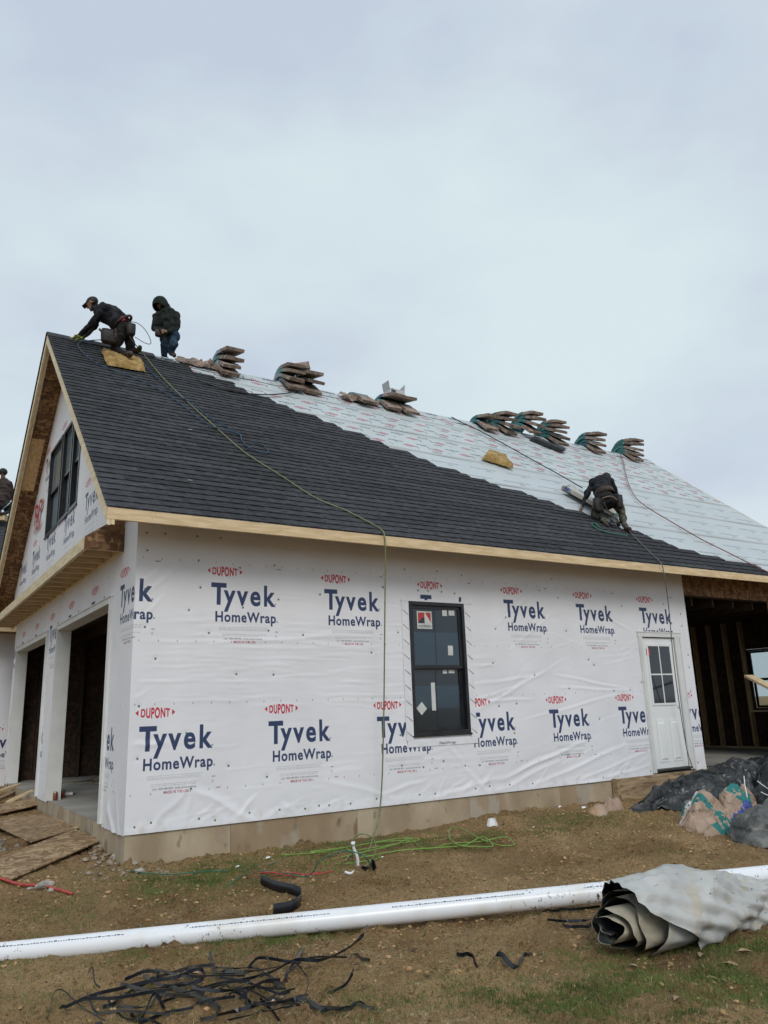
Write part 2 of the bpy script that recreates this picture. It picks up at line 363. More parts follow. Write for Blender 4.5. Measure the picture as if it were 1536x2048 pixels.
def make_under_image2():
    base = (.46, .51, .525); sh = Sheet(1.75, 1.08, 220, base); dk = (.17, .19, .21)
    for k, (x, y) in enumerate(((.1, .25), (.95, .25), (.5, .72), (1.38, .72))):
        a = x
        while a < x+.62:
            b = a+random.uniform(.01, .035); sh.poly([(a, y), (b, y), (b, y+random.uniform(.025, .05)), (a, y+.02)], (.12, .14, .16)); a = b+.007
        sh.text('50', x+.44, y-.045, .070, dk, width=.115, bold=.02, flip=True)
    for y in (.05, 1.03):
        sh.poly([(0, y), (1.75, y), (1.75, y+.006), (0, y+.006)], (.36, .39, .41))
    return sh.image('underlay_text_print')
def print_mat(name, img, rough=.5, bump=.12, bscale=90, tint=None, spec=.35, dirt=False):
    m, nt, b = new_mat(name); L = nt.links.new
    uv = N(nt, 'ShaderNodeUVMap'); uv.uv_map = 'UVMap'; ti = N(nt, 'ShaderNodeTexImage'); ti.image = img; ti.extension = 'REPEAT'; ti.interpolation = 'Linear'; L(uv.outputs[0], ti.inputs[0])
    tc = N(nt, 'ShaderNodeTexCoord'); nz = N(nt, 'ShaderNodeTexNoise'); nz.inputs['Scale'].default_value = 1.3; nz.inputs['Detail'].default_value = 5; L(tc.outputs['Object'], nz.inputs['Vector'])
    r = N(nt, 'ShaderNodeMapRange'); r.inputs['From Min'].default_value = .3; r.inputs['From Max'].default_value = .7; r.inputs['To Min'].default_value = .93; r.inputs['To Max'].default_value = 1.03; L(nz.outputs['Fac'], r.inputs['Value'])
    mu = N(nt, 'ShaderNodeMixRGB', blend_type='MULTIPLY'); mu.inputs[0].default_value = 1; L(ti.outputs['Color'], mu.inputs[1]); L(r.outputs[0], mu.inputs[2]); col = mu.outputs[0]
    if dirt:        # soil splashed on the bottom hand's breadth
        sp = N(nt, 'ShaderNodeSeparateXYZ'); L(tc.outputs['Object'], sp.inputs[0]); rz = N(nt, 'ShaderNodeMapRange'); rz.inputs['From Min'].default_value = .20; rz.inputs['From Max'].default_value = -.02; L(sp.outputs['Z'], rz.inputs['Value'])
        nd = N(nt, 'ShaderNodeTexNoise'); nd.inputs['Scale'].default_value = 9; nd.inputs['Detail'].default_value = 7; L(tc.outputs['Object'], nd.inputs['Vector']); rd_ = N(nt, 'ShaderNodeMapRange'); rd_.inputs['From Min'].default_value = .50; rd_.inputs['From Max'].default_value = .80; rd_.inputs['To Max'].default_value = .5; L(nd.outputs['Fac'], rd_.inputs['Value'])
        md = N(nt, 'ShaderNodeMath', operation='MULTIPLY'); L(rz.outputs[0], md.inputs[0]); L(rd_.outputs[0], md.inputs[1]); xd = N(nt, 'ShaderNodeMixRGB'); xd.inputs[2].default_value = (.42, .32, .20, 1); L(md.outputs[0], xd.inputs[0]); L(col, xd.inputs[1]); col = xd.outputs[0]
    L(col, b.inputs['Base Color'])
    n3 = N(nt, 'ShaderNodeTexNoise'); n3.inputs['Scale'].default_value = bscale; n3.inputs['Detail'].default_value = 3; L(tc.outputs['Object'], n3.inputs['Vector'])
    bp = N(nt, 'ShaderNodeBump'); bp.inputs['Strength'].default_value = bump; bp.inputs['Distance'].default_value = .003; L(n3.outputs['Fac'], bp.inputs['Height']); L(bp.outputs[0], b.inputs['Normal'])
    b.inputs['Roughness'].default_value = rough; b.inputs['Specular IOR Level'].default_value = spec
    return m
M = {}
M['wrap'] = print_mat('housewrap', make_wrap_image(), dirt=True)
M['under'] = print_mat('underlay', make_under_image(), rough=.5, bump=.3, bscale=30)
M['under2'] = print_mat('underlay_text', make_under_image2(), rough=.5, bump=.3, bscale=30)
M['plainwrap'] = noise_mat('plain_wrap', (.70,.71,.73), (.78,.785,.80), 5, .55, .15, 40)
M['tape'] = noise_mat('flashing_tape', (.67,.68,.71), (.73,.74,.765), 9, .45, .15, 30)
M['lumber'] = noise_mat('lumber', (.54,.40,.225), (.70,.555,.345), 3.0, .62, .12, 30, stretch=(1.2, 9, 9), spots=[(7.0, .70, (.20,.11,.05), .8)], rnd=.06)
M['lumber_y'] = noise_mat('lumber_gable', (.58,.47,.29), (.74,.64,.43), 3.0, .62, .12, 30, stretch=(9, 1.2, 6), spots=[(7.0, .70, (.20,.11,.05), .8)], rnd=.08)
M['lumber_z'] = noise_mat('lumber_upright', (.40,.27,.13), (.58,.42,.23), 3.0, .62, .12, 30, stretch=(9, 9, 1.2), spots=[(7.0, .70, (.20,.11,.05), .8)], rnd=.10)
M['old_lumber'] = noise_mat('weathered_lumber', (.24,.17,.10), (.42,.31,.19), 3.0, .8, .3, 25, stretch=(1.2, 8, 8), spots=[(2.5, .55, (.12,.08,.045), .7)])
M['osb'] = osb_mat('osb', (.095,.045,.020), (.18,.095,.042), (.33,.20,.10))
M['osb_shaded'] = osb_mat('osb_shade_tinted', (.022,.011,.006), (.042,.021,.011), (.075,.038,.02))  # interior shade put into the colour, far darker than bare board
M['osb_mud'] = osb_mat('osb_muddy', (.16,.095,.045), (.28,.18,.095), (.42,.30,.17))
M['concrete'] = noise_mat('concrete', (.29,.225,.145), (.43,.355,.25), 2.2, .85, .25, 24, stretch=(1, 1, .6), spots=[(4.5, .62, (.17,.105,.05), .8), (1.3, .52, (.25,.175,.10), .6), (2.6, .58, (.40,.38,.33), .5), (9, .66, (.14,.11,.08), .5)], detail=9)
M['slab'] = noise_mat('slab_concrete', (.25,.24,.21), (.36,.345,.31), 1.6, .75, .1, 30, spots=[(2.2, .62, (.17,.14,.11), .5)])
M['trim'] = noise_mat('white_trim', (.60,.615,.60), (.68,.69,.68), 3, .45, .04, 20)
M['door'] = noise_mat('door_paint', (.70,.72,.72), (.75,.77,.77), 2, .35, .03, 20)
M['blackframe'] = noise_mat('black_frame', (.012,.013,.016), (.022,.023,.027), 6, .32, .03, 30)
M['glass'] = noise_mat('dark_glass', (.012,.019,.026), (.022,.034,.045), 1.2, .06, 0, spec=.6)
M['glass_blue'] = noise_mat('blue_film_glass', (.020,.040,.060), (.028,.055,.080), 1.2, .09, 0, spec=.6)
M['glass_blue2'] = noise_mat('blue_film_glass_pale', (.030,.055,.078), (.038,.066,.092), 1.2, .12, 0, spec=.5)
M['glass_hi'] = noise_mat('sky_glass', (.14,.20,.22), (.20,.27,.29), 1.2, .05, 0, spec=.7)
def _day():
    m, nt, b = new_mat('clear_glass'); b.inputs['Base Color'].default_value = (.55, .62, .64, 1); b.inputs['Roughness'].default_value = .03; b.inputs['Transmission Weight'].default_value = .9; b.inputs['IOR'].default_value = 1.1; return m
M['glass_day'] = _day()
M['paper'] = noise_mat('sticker', (.50,.52,.50), (.60,.62,.60), 9, .6, 0)
M['red'] = flat_mat('red_print', (.42,.04,.035)); M['ink'] = flat_mat('dark_print', (.03,.035,.05))
M['navy'] = flat_mat('navy_print', (.04,.06,.13), .6)
M['green'] = noise_mat('green_cap', (.035,.15,.045), (.05,.21,.06), 20, .45, 0)
M['dark'] = flat_mat('steel_sill', (.05,.05,.05), .35)
M['lumber_shaded'] = noise_mat('shade_tinted_lumber', (.030,.020,.012), (.060,.040,.022), 3, .75, .1, 30, stretch=(8, 2, 8), rnd=.15)  # timber colour lowered to carry the shade of the interior
M['shingle'] = noise_mat('asphalt_shingle', (.023,.025,.029), (.056,.059,.066), 9.0, .88, .55, 160, stretch=(1, 3, 1), rnd=.28, spots=[(260, .60, (.13,.135,.15), .55)], bdist=.004, spec=.25)

# ================================================================ GROUND
def make_ground():
    def patch(xs, ys, name):
        X, Y = np.meshgrid(xs, ys, indexing='ij'); Z = gz(X, Y)
        return X, Y, Z
    # one sheet: rows and columns get coarser away from the yard in view
    xs = np.concatenate([[-900,-400,-150,-60,-30,-18,-12,-9], np.arange(-7, -3, .14), np.arange(-3, 7.2, .032), np.arange(7.2, 14, .11), np.arange(14, 24, .8), [30, 50, 100, 300, 900]])
    ys = np.concatenate([[-900,-300,-100,-40,-20,-14,-11], np.arange(-9.5, -6.4, .12), np.arange(-6.4, 1.2, .032), np.arange(1.2, 9, .1), np.arange(9, 20, .8), [30, 60, 200, 900]])
    X, Y = np.meshgrid(xs, ys, indexing='ij'); Z = gz(X, Y)
    ins = (X > .32) & (X < 14.2) & (Y > .35) & (Y < 8.7); Z = np.where(ins, -.62, Z)
    ed = (X > -.02) & (X < 14.5) & (Y > -.02) & (Y < 9) & ~ins; Z = np.where(ed, np.minimum(Z, -.12), Z)
    V = np.stack([X, Y, Z], -1).reshape(-1, 3); f = grid_faces(len(xs), len(ys))
    m, nt, b = new_mat('soil'); L = nt.links.new
    tc = N(nt, 'ShaderNodeTexCoord')
    def nz(s, d=6, r=.55, st=(1,1,1)):
        mp = N(nt, 'ShaderNodeMapping'); mp.inputs['Scale'].default_value = st; L(tc.outputs['Object'], mp.inputs[0])
        n = N(nt, 'ShaderNodeTexNoise'); n.inputs['Scale'].default_value = s; n.inputs['Detail'].default_value = d; n.inputs['Roughness'].default_value = r; L(mp.outputs[0], n.inputs['Vector']); return n.outputs['Fac']
    def ramp(f_, a, ca, b_, cb):
        c = N(nt, 'ShaderNodeValToRGB'); c.color_ramp.elements[0].position = a; c.color_ramp.elements[0].color = rgba(ca); c.color_ramp.elements[1].position = b_; c.color_ramp.elements[1].color = rgba(cb); L(f_, c.inputs[0]); return c.outputs[0]
    def mix(f_, a, b_):
        x = N(nt, 'ShaderNodeMixRGB'); L(f_, x.inputs[0]); L(a, x.inputs[1]) if not isinstance(a, tuple) else setattr(x.inputs[1], 'default_value', rgba(a))
        L(b_, x.inputs[2]) if not isinstance(b_, tuple) else setattr(x.inputs[2], 'default_value', rgba(b_)); return x.outputs[0]
    def rng_(f_, a, b_, c=0., d=1.):
        r = N(nt, 'ShaderNodeMapRange'); r.inputs['From Min'].default_value = a; r.inputs['From Max'].default_value = b_; r.inputs['To Min'].default_value = c; r.inputs['To Max'].default_value = d; L(f_, r.inputs['Value']); return r.outputs[0]
    c = ramp(nz(.9, 8), .36, (.315, .185, .082), .64, (.60, .395, .195))
    c = mix(rng_(nz(6, 8, .65), .52, .70, 0, .65), c, (.68, .48, .265))
    c = mix(rng_(nz(11, 6, .7), .56, .68, 0, .8), c, (.095, .056, .030))
    c = mix(rng_(nz(.55, 5), .52, .62, 0, .55), c, (.34, .245, .11))
    c = mix(rng_(nz(60, 3, .6), .58, .70, 0, .8), c, (.68, .54, .33)); c = mix(rng_(nz(38, 5, .75), .54, .62, 0, .8), c, (.075, .046, .027)); c = mix(rng_(nz(1.7, 6, .6), .50, .66, 0, .6), c, (.36, .235, .125))
    L(c, b.inputs['Base Color']); b.inputs['Roughness'].default_value = .95; b.inputs['Specular IOR Level'].default_value = .15
    n1, n2 = nz(22, 8, .7), nz(90, 5, .6)
    ad = N(nt, 'ShaderNodeMath', operation='MULTIPLY_ADD'); L(n2, ad.inputs[0]); ad.inputs[1].default_value = .35; L(n1, ad.inputs[2])
    bp = N(nt, 'ShaderNodeBump'); bp.inputs['Strength'].default_value = 1.0; bp.inputs['Distance'].default_value = .11; L(ad.outputs[0], bp.inputs['Height']); L(bp.outputs[0], b.inputs['Normal'])
    g = mesh('ground', V, f, m, smooth=True, origin=(0, 0, 0)); tag(g, 'bare brown trodden soil of the building plot', 'ground', kind='structure')
make_ground()

# grass, straw, clods, gravel ------------------------------------------------
GP = [(*ongr(px, py)[:2], r, a) for px, py, r, a in
      [(300,1775,.35,.9),(380,1765,.45,1),(450,1745,.4,.8),(560,1725,.45,.8),(680,1700,.5,.9),(800,1690,.5,.8),(760,1735,.4,.5),(920,1680,.5,.6),(1000,1665,.5,.6),(1120,1640,.6,.7),
       (1240,1640,.5,.9),(1330,1610,.4,.6),(460,1895,.28,1),(560,1885,.25,1),(330,1905,.22,.8),(620,1870,.25,.7),(230,1910,.2,.5),(60,1900,.3,.4),
       (1050,2000,.30,1),(1200,2010,.35,1),(1350,1990,.4,1.1),(1480,1960,.45,1.1),(1500,2040,.4,1),(1400,1935,.3,.8),(960,1960,.22,.6),(1130,1940,.22,.5),(820,2020,.18,.4),(700,2035,.2,.5),
       (60,2010,.2,.4),(250,2030,.15,.3),(1000,1800,.25,.25),(250,1800,.35,.4),(90,1830,.3,.3),(1330,1700,.2,.3),(1480,1900,.4,.8)]]
def gmask(x, y):
    s = 0
    for a, b, r, k in GP: s = s+k*np.exp(-((x-a)**2+(y-b)**2)/(r*r))
    return np.clip(s, 0, 1.2)*np.clip(.5+2.6*fbm(x*3, y*3, 3, 31), .05, 1.3)
def scatter_blades(name, n, dens, hmin, hmax, wd, mat, label, lean=.5, flat=0.0, seed=3):
    r = np.random.default_rng(seed); x = r.uniform(-3, 8, n); y = r.uniform(-6.6, .1, n)
    d = np.hypot(x-CAM[0], y-CAM[1]); keep = r.uniform(0, 1, n) < dens(x, y)*np.clip(1.5-d/9, .25, 1)
    keep &= ~((x > -.02) & (y > -.03)); x = x[keep]; y = y[keep]; n = len(x); z = gz(x, y)
    h = r.uniform(hmin, hmax, n); a = r.uniform(0, 6.283, n); b = r.uniform(0, 6.283, n); le = r.uniform(.1, lean, n)*h
    if flat: le = h; hz = h*r.uniform(.02, flat, n)
    else: hz = h
    wx = np.cos(a)*wd; wy = np.sin(a)*wd; w2 = r.uniform(.6, 1.3, n); wx *= w2; wy *= w2
    V = np.zeros((n, 5, 3)); V[:, 0] = np.stack([x-wx, y-wy, z-.004], -1); V[:, 1] = np.stack([x+wx, y+wy, z-.004], -1)
    mx_, my_ = x+np.cos(b)*le*.35, y+np.sin(b)*le*.35
    V[:, 2] = np.stack([mx_+wx*.8, my_+wy*.8, z+hz*.62], -1); V[:, 3] = np.stack([mx_-wx*.8, my_-wy*.8, z+hz*.62], -1)
    V[:, 4] = np.stack([x+np.cos(b)*le, y+np.sin(b)*le, z+hz*(1 if not flat else .7)], -1)
    i = np.arange(n)*5; F = np.concatenate([np.stack([i, i+1, i+2, i+3], -1)]).tolist()+np.stack([i+3, i+2, i+4], -1).tolist()
    o = mesh(name, V.reshape(-1, 3), F, mat, origin=(0, 0, 0)); return tag(o, label, name.replace('_', ' '), kind='stuff')
def blade_mat(name, c1, c2):
    return noise_mat(name, c1, c2, 3.0, .7, 0, pos=(.3, .7), spots=[(14, .57, (.20,.17,.075), .5)], spec=.2)
scatter_blades('grass', 1300000, lambda x, y: gmask(x, y)*.95+.03, .010, .036, .0016, blade_mat('grass_blade', (.055,.088,.020), (.16,.205,.058)), 'patchy short green grass growing through the bare soil', lean=.8)
def smask(x, y):
    t = 0
    for px, py, r, k in ((600,1890,.35,.9),(740,1900,.3,.8),(880,2040,.25,1),(760,2040,.3,.8),(900,1810,.5,.5),(1060,1790,.5,.5),(200,1880,.3,.5),(1100,1960,.4,.4),(420,1960,.3,.5),(1400,2010,.5,.5),(300,1850,.4,.4),(640,1760,.5,.3)):
        q = _sp_cache.setdefault((px, py), ongr(px, py)); t = t+k*np.exp(-((x-q[0])**2+(y-q[1])**2)/(r*r))
    return .14+t+.35*np.clip(fbm(x*1.1, y*1.1, 3, 77)*3, 0, 1)+.3*gmask(x, y)
_sp_cache = {}
scatter_blades('dry_straw', 520000, lambda x, y: smask(x, y)*.55, .015, .070, .0011, noise_mat('straw', (.33,.25,.14), (.58,.47,.29), 9, .7, 0, spec=.2), 'thin pale straw and dead grass strewn over the soil', flat=.28, seed=9)
def ico():
    t = (1+5**.5)/2; v = np.array([(-1,t,0),(1,t,0),(-1,-t,0),(1,-t,0),(0,-1,t),(0,1,t),(0,-1,-t),(0,1,-t),(t,0,-1),(t,0,1),(-t,0,-1),(-t,0,1)])/math.sqrt(1+t*t)
    f = np.array([(0,11,5),(0,5,1),(0,1,7),(0,7,10),(0,10,11),(1,5,9),(5,11,4),(11,10,2),(10,7,6),(7,1,8),(3,9,4),(3,4,2),(3,2,6),(3,6,8),(3,8,9),(4,9,5),(2,4,11),(6,2,10),(8,6,7),(9,8,1)]); return v, f
IV, IF = ico()
def lumps(name, xs, ys, rs, mat, label, cat, sink=.3, flat=.7, seed=1):
    r = np.random.default_rng(seed); n = len(xs); z = gz(xs, ys)
    V = IV[None]*(1+r.uniform(-.35, .35, (n, 12, 1)))*rs[:, None, None]*r.uniform(.7, 1.3, (n, 1, 3)); V[..., 2] *= flat
    V[..., 0] += xs[:, None]; V[..., 1] += ys[:, None]; V[..., 2] += (z+rs*flat*(1-2*sink)*.6)[:, None]
    F = (IF[None]+np.arange(n)[:, None, None]*12).reshape(-1, 3)
    o = mesh(name, V.reshape(-1, 3), F.tolist(), mat, origin=(0, 0, 0)); return tag(o, label, cat, kind='stuff')
_r = np.random.default_rng(5); n_ = 42000; _x = _r.uniform(-3, 8, n_); _y = _r.uniform(-6.5, .0, n_); _k = _r.uniform(0, 1, n_) < np.clip(.25+2.4*fbm(_x*1.5, _y*1.5, 3, 41), .05, 1); _x = _x[_k]; _y = _y[_k]
lumps('soil_clods', _x, _y, .003+.017*_r.uniform(0, 1, len(_x))**6, noise_mat('clod', (.26,.155,.07), (.50,.33,.17), 7, .95, .5, 60), 'small crumbs and clods of brown soil', 'soil clods')
_x = _r.uniform(-2.6, -.2, 5200); _y = _r.uniform(-.3, 5.5, 5200); _c = ongr(10, 1700); _k = (np.hypot((_x+1.25)/.55, (_y-2.1)/1.1) < _r.uniform(.5, 1.15, len(_x)))
lumps('gravel', _x[_k], _y[_k], .010+.018*_r.uniform(0, 1, int(_k.sum())), noise_mat('gravel_stone', (.12,.12,.125), (.30,.30,.29), 7, .85, .3, 40), 'loose grey gravel beside the muddy boards', 'gravel', sink=.1)
_n = 520; _x = np.abs(_r.normal(0, .16, _n)); _y = _r.uniform(-.5, 2.4, _n); _x = -_x-.02-np.maximum(0, -_y)*.0; _x = np.where(_y < 0, _r.uniform(-.5, .35, _n), _x); _y = np.where((_x > -.02) & (_y > -.05), -.12, _y)
lumps('stone_rubble', _x, _y, .006+.026*_r.uniform(0, 1, _n)**4, noise_mat('rubble', (.17,.13,.09), (.36,.30,.23), 7, .9, .4, 40), 'broken stone and concrete crumbs against the foundation corner', 'rubble', sink=.15)

# ================================================================ HOUSE
house = empty('house', (0, 0, 0), 'unfinished timber house wrapped in white sheeting with a half shingled dark roof', 'house')
HX, HY = 14.3, 8.91       # outer wall planes
# foundation and slab (formed concrete panels with seams)
def panel_run(name, pts, z0, z1, axis, parent):
    pass
fx = [0.0, 1.13, 2.72, 4.42, 6.06, 7.55, 9.35, 11.5, HX]
for a, b in zip(fx[:-1], fx[1:]):
    zt_ = -.008 if b < 9.4 else 0.0
    G().box((a+.002, 0.0, -.75), (b-.002, .22, zt_)).out('foundation_panel', M['concrete'], house)
fy = [.225, .9, 2.2, 3.4, 4.25, 5.1, 6.8, 8.4, HY]
for a, b in zip(fy[:-1], fy[1:]): G().box((0, a+.001, -.75), (.22, b-.001, -.008)).out('foundation_panel', M['concrete'], house)
G().box((HX-.22, .225, -.75), (HX, HY, -.008)).out('foundation_panel', M['concrete'], house)
G().box((.225, HY-.22, -.75), (HX-.225, HY, -.008)).out('foundation_panel', M['concrete'], house)
G().box((.0, .0, -.006), (HX, HY, .0)).box((.226, .226, -.16), (HX-.226, HY-.226, -.009)).out('floor_slab', M['slab'], house)

# ---- housewrap on the long wall: real relief, pulled folds, cut round the openings
WA = 9.40
DX0, DX1, DZ = 8.075, 9.135, 2.195      # outer door casing
FX0, FX1, FZ0, FZ1 = 3.577, 4.509, .782, 2.508     # window outer frame
rf = np.random.default_rng(4)
FOLDS = []
def fold(px0, py0, px1, py1, w_, a_): 
    p, q = onw(px0, py0), onw(px1, py1); FOLDS.append((p[0], p[2], q[0], q[2], w_, a_))
for a in ((268,1490,330,1487,.030,.016),(380,1575,520,1648,.045,.020),(380,1575,300,1655,.035,.012),(380,1575,372,1650,.03,.010),(420,1288,690,1270,.03,.014),(560,1285,760,1296,.022,.009),(285,1283,450,1284,.02,.007),
          (600,1640,705,1622,.03,.014),(560,1605,620,1650,.03,.010),(650,1560,800,1600,.03,.008),(948,1332,990,1330,.016,.013),(945,1370,1075,1352,.022,.010),(955,1420,1085,1345,.026,.014),(950,1400,1030,1375,.02,.009),
          (975,1402,1062,1398,.016,.012),(1000,1560,1130,1500,.030,.018),(980,1590,1120,1520,.035,.016),(1040,1540,1180,1478,.026,.012),(1060,1575,1250,1490,.028,.016),(895,1490,935,1540,.028,.012),(930,1540,990,1600,.03,.012),(1140,1570,1300,1555,.022,.016),
          (1100,1590,1300,1530,.024,.014),(1160,1560,1300,1500,.02,.010),(1110,1350,1250,1378,.02,.012),(1120,1375,1260,1382,.018,.012),(1170,1210,1262,1262,.02,.012),(1120,1200,1230,1245,.02,.010),(1050,1440,1230,1390,.02,.010),
          (950,1160,1060,1140,.02,.008),(990,1250,1090,1165,.02,.008),(1020,1300,1110,1220,.02,.009),(830,1170,812,1195,.012,.008),(280,1170,350,1110,.022,.009),(276,1200,370,1120,.022,.008),(278,1240,330,1190,.018,.008),(262,1400,300,1380,.02,.006),
          (520,1640,600,1600,.025,.010),(760,1590,850,1560,.025,.012),(860,1600,1000,1555,.03,.014)): fold(*a)
for i in range(190):
    x = rf.uniform(.05, 8.0); z = rf.uniform(.05, 3.1); ln = rf.uniform(.15, .9); sl = rf.normal(.02, .07) if x < 4.8 else rf.normal(.30, .22)
    FOLDS.append((x, z, x+ln, z+ln*sl, rf.uniform(.009, .022), rf.uniform(.0015, .0045)*rf.choice([1, 1, -.6])))
for i in range(90):        # fine level ripples in the middle of the wall
    x = rf.uniform(.05, 3.3); z = rf.uniform(1.2, 2.2); ln = rf.uniform(.3, 1.1)
    FOLDS.append((x, z, x+ln, z+ln*rf.normal(0, .03), rf.uniform(.010, .018), rf.uniform(.0025, .0055)))
for i in range(26):        # ripples along the bottom edge
    x = rf.uniform(.1, 8.0); FOLDS.append((x, rf.uniform(.0, .05), x+rf.uniform(.1, .35), rf.uniform(.08, .28), rf.uniform(.014, .03), rf.uniform(.004, .009)))
def relief(x, z):
    h = .008+.006*fbm(x*.9, z*.9, 3, 51)+.0045*fbm(x*2.2+z*.8, z*7-x*.7, 3, 55)
    for x0, z0, x1, z1, w_, a_ in FOLDS:
        m_ = (x > min(x0, x1)-4*w_) & (x < max(x0, x1)+4*w_) & (z > min(z0, z1)-4*w_) & (z < max(z0, z1)+4*w_)
        if not m_.any(): continue
        X = x[m_]; Z = z[m_]; dx, dz = x1-x0, z1-z0; L2 = dx*dx+dz*dz; t = np.clip(((X-x0)*dx+(Z-z0)*dz)/L2, 0, 1); s_ = ((X-x0)*dz-(Z-z0)*dx)/math.sqrt(L2)
        s_ = s_+.35*w_*np.sin(t*9+x0*7); en = np.sqrt(((X-x0-t*dx)**2+(Z-z0-t*dz)**2)); en = np.maximum(en-np.abs(s_), 0)
        pr = np.exp(-(np.abs(s_)/w_)**1.3*1.15)-.35*np.exp(-((s_+1.7*w_)/(1.3*w_))**2)
        h[m_] += a_*.72*pr*np.sin(math.pi*np.clip(t*.86+.07, 0, 1))**.6*np.exp(-(en/w_)**2)
    return h
NAILS = [onw(px, py)[[0, 2]] for px, py in ((293,1066),(330,1068),(394,1073),(441,1076),(294,1101),(397,1121),(548,1131),(479,1136),(400,1175),(290,1178),(556,1199),(485,1215),(377,1220),(639,1189),(765,1175),
   (289,1254),(417,1266),(536,1261),(605,1270),(310,1317),(472,1348),(546,1349),(277,1412),(372,1466),(274,1517),(456,1531),(533,1553),(381,1577),(268,1654),(301,1645),(397,1637),(429,1640),(498,1625),(558,1619),(609,1617),(637,1611),(657,1610),(700,1607),(752,1597),
   (795,1265),(742,1305),(765,1174),(835,1181),(855,1182),(882,1184),(908,1187),(808,1139),(873,1143),(922,1151),(1077,1181),(1010,1235),(1066,1237),(990,1258),(985,1326),(1068,1350),(997,1412),(1032,1407),(800,1470),(1028,1466),(803,1531),(846,1534),(886,1522),
   (929,1531),(958,1530),(838,1589),(869,1587),(950,1577),(978,1572),(1018,1569),(1064,1567),(1175,1565),(1205,1555),(1242,1546),(1300,1542),(1102,1158),(1115,1196),(1242,1212),(1326,1208),(1360,1228),(1363,1252),(1341,1280),(1375,1310),(1377,1335),(1131,1262),(1187,1330),
   (1176,1319),(1282,1364),(1226,1381),(1259,1380),(1137,1377),(1198,1438),(1135,1510),(1158,1510),(1395,1525),(1380,1383))]
def wrap_long():
    xs = np.concatenate([np.arange(0, WA, .0185), [WA]]); zs = np.concatenate([np.arange(-.02, 3.36, .0155), [3.36]])
    X, Z = np.meshgrid(xs, zs, indexing='ij'); h = relief(X.copy(), Z)
    for nx_, nz_ in NAILS: h -= .006*np.exp(-((X-nx_)**2+(Z-nz_)**2)/.0009)
    ed = np.clip(Z/.10, 0, 1); h = h*(.55+.45*ed)+(1-ed)*.012
    wd = np.minimum(np.minimum(np.abs(X-FX0), np.abs(X-FX1)), 9); dwin = np.maximum(np.maximum(FX0-X, X-FX1), np.maximum(FZ0-Z, Z-FZ1)); h *= np.clip((dwin-.02)/.10, .15, 1)
    dd = np.maximum(DX0-X, X-DX1); dd = np.maximum(dd, Z-DZ); h *= np.clip((dd+.01)/.08, .15, 1)
    h = np.maximum(h, .0015); cf = np.clip(X/.06, 0, 1); h = h*cf+.008*(1-cf)
    X[0, :] = -.011
    Zb = Z.copy()
    V = np.stack([X, -h-.004, Zb], -1).reshape(-1, 3); UV = np.stack([X/LX, Z/LZ], -1).reshape(-1, 2)
    nu, nv = X.shape; f = []
    hole1 = (X > FX0+.02) & (X < FX1-.02) & (Z > FZ0+.02) & (Z < FZ1-.02); hole2 = (X > DX0+.03) & (X < DX1-.03) & (Z < DZ-.03)
    stair = (X > 8.08) & (Z < .055) & (X < 8.12); ho = (hole1 | hole2)
    for i in range(nu-1):
        for j in range(nv-1):
            if ho[i, j] and ho[i+1, j] and ho[i, j+1] and ho[i+1, j+1]: continue
            f.append((i*nv+j, (i+1)*nv+j, (i+1)*nv+j+1, i*nv+j+1))
    return mesh('housewrap', V, f, M['wrap'], house, smooth=True, uv=UV, origin=(0, 0, 0))
wl = wrap_long(); wl['label'] = 'white printed wrap on the long side wall'
# cap nails, one shared mesh
cn = G(); cn.v = []; 
cn.tube([(0, .0, 0), (0, -.004, 0)], .0105, 10)
cn0 = None
for nx_, nz_ in NAILS:
    if cn0 is None: cn0 = cn.out('cap_nail', M['green'], wl, origin=(0, 0, 0)); o = cn0
    else: o = cn0.copy(); COL.objects.link(o)
    o.location = (nx_, -.0085-float(relief(np.array([nx_]), np.array([nz_]))[0])*.5-.001, nz_)

# ---- sheathing behind the wrap, stud wall openings
def sheath(name, rects, plane, a, b, mat):   # rects in wall coordinates
    g = G()
    for (u0, u1, z0, z1) in rects:
        if plane == 'y': g.box((u0, a, z0), (u1, b, z1))
        else: g.box((a, u0, z0), (b, u1, z1))
    return g.out(name, mat, house)
sheath('wall_sheathing', [(0.012, FX0, .001, 3.35), (FX0, FX1, .001, FZ0), (FX0, FX1, FZ1, 3.35), (FX1, DX0+.05, .001, 3.35), (DX0+.05, DX1-.05, DZ-.05, 3.35), (DX1-.05, 9.345, .001, 3.35)], 'y', .0, .012, M['osb'])
for x in list(np.arange(.3, 3.4, .41))+list(np.arange(4.7, 8.0, .41))+[9.3]:
    G().box((x-.019, .013, .04), (x+.019, .15, 3.1)).out('wall_stud', M['lumber_z'], house)
YW = float(onx(1499, 1345, HX)[1])
# garage / porch partition and rest of the shell
sheath('partition_wall', [(.16, HY-.16, .001, 2.92)], 'x', 9.36, 9.45, M['osb_shaded'])
sheath('end_wall', [(.0, YW-1.0, .001, 3.3), (YW-1.0, YW, .001, .82), (YW-1.0, YW, 2.15, 3.3), (YW, HY, .001, 3.3)], 'x', HX-.013, HX, M['osb_shaded'])
sheath('back_wall', [(.013, HX-.013, .001, 3.3)], 'y', HY-.014, HY, M['osb_shaded'])
for y in [YW-1.02, YW+.03]+[YW+.03+.41*q for q in range(1, 14)]+[YW-1.02-.41*q for q in range(1, 4) if YW-1.02-.41*q > .05]:
    G().box((HX-.155, y-.022, .04), (HX-.014, y+.022, 2.9)).out('wall_stud', M['lumber_z'], house)
G().box((HX-.155, .02, .001), (HX-.014, 8.8, .039)).out('bottom_plate', M['lumber_y'], house)
G().box((HX-.155, YW-.99, .78), (HX-.014, YW-.002, .819)).out('window_sill_plate', M['lumber_y'], house)
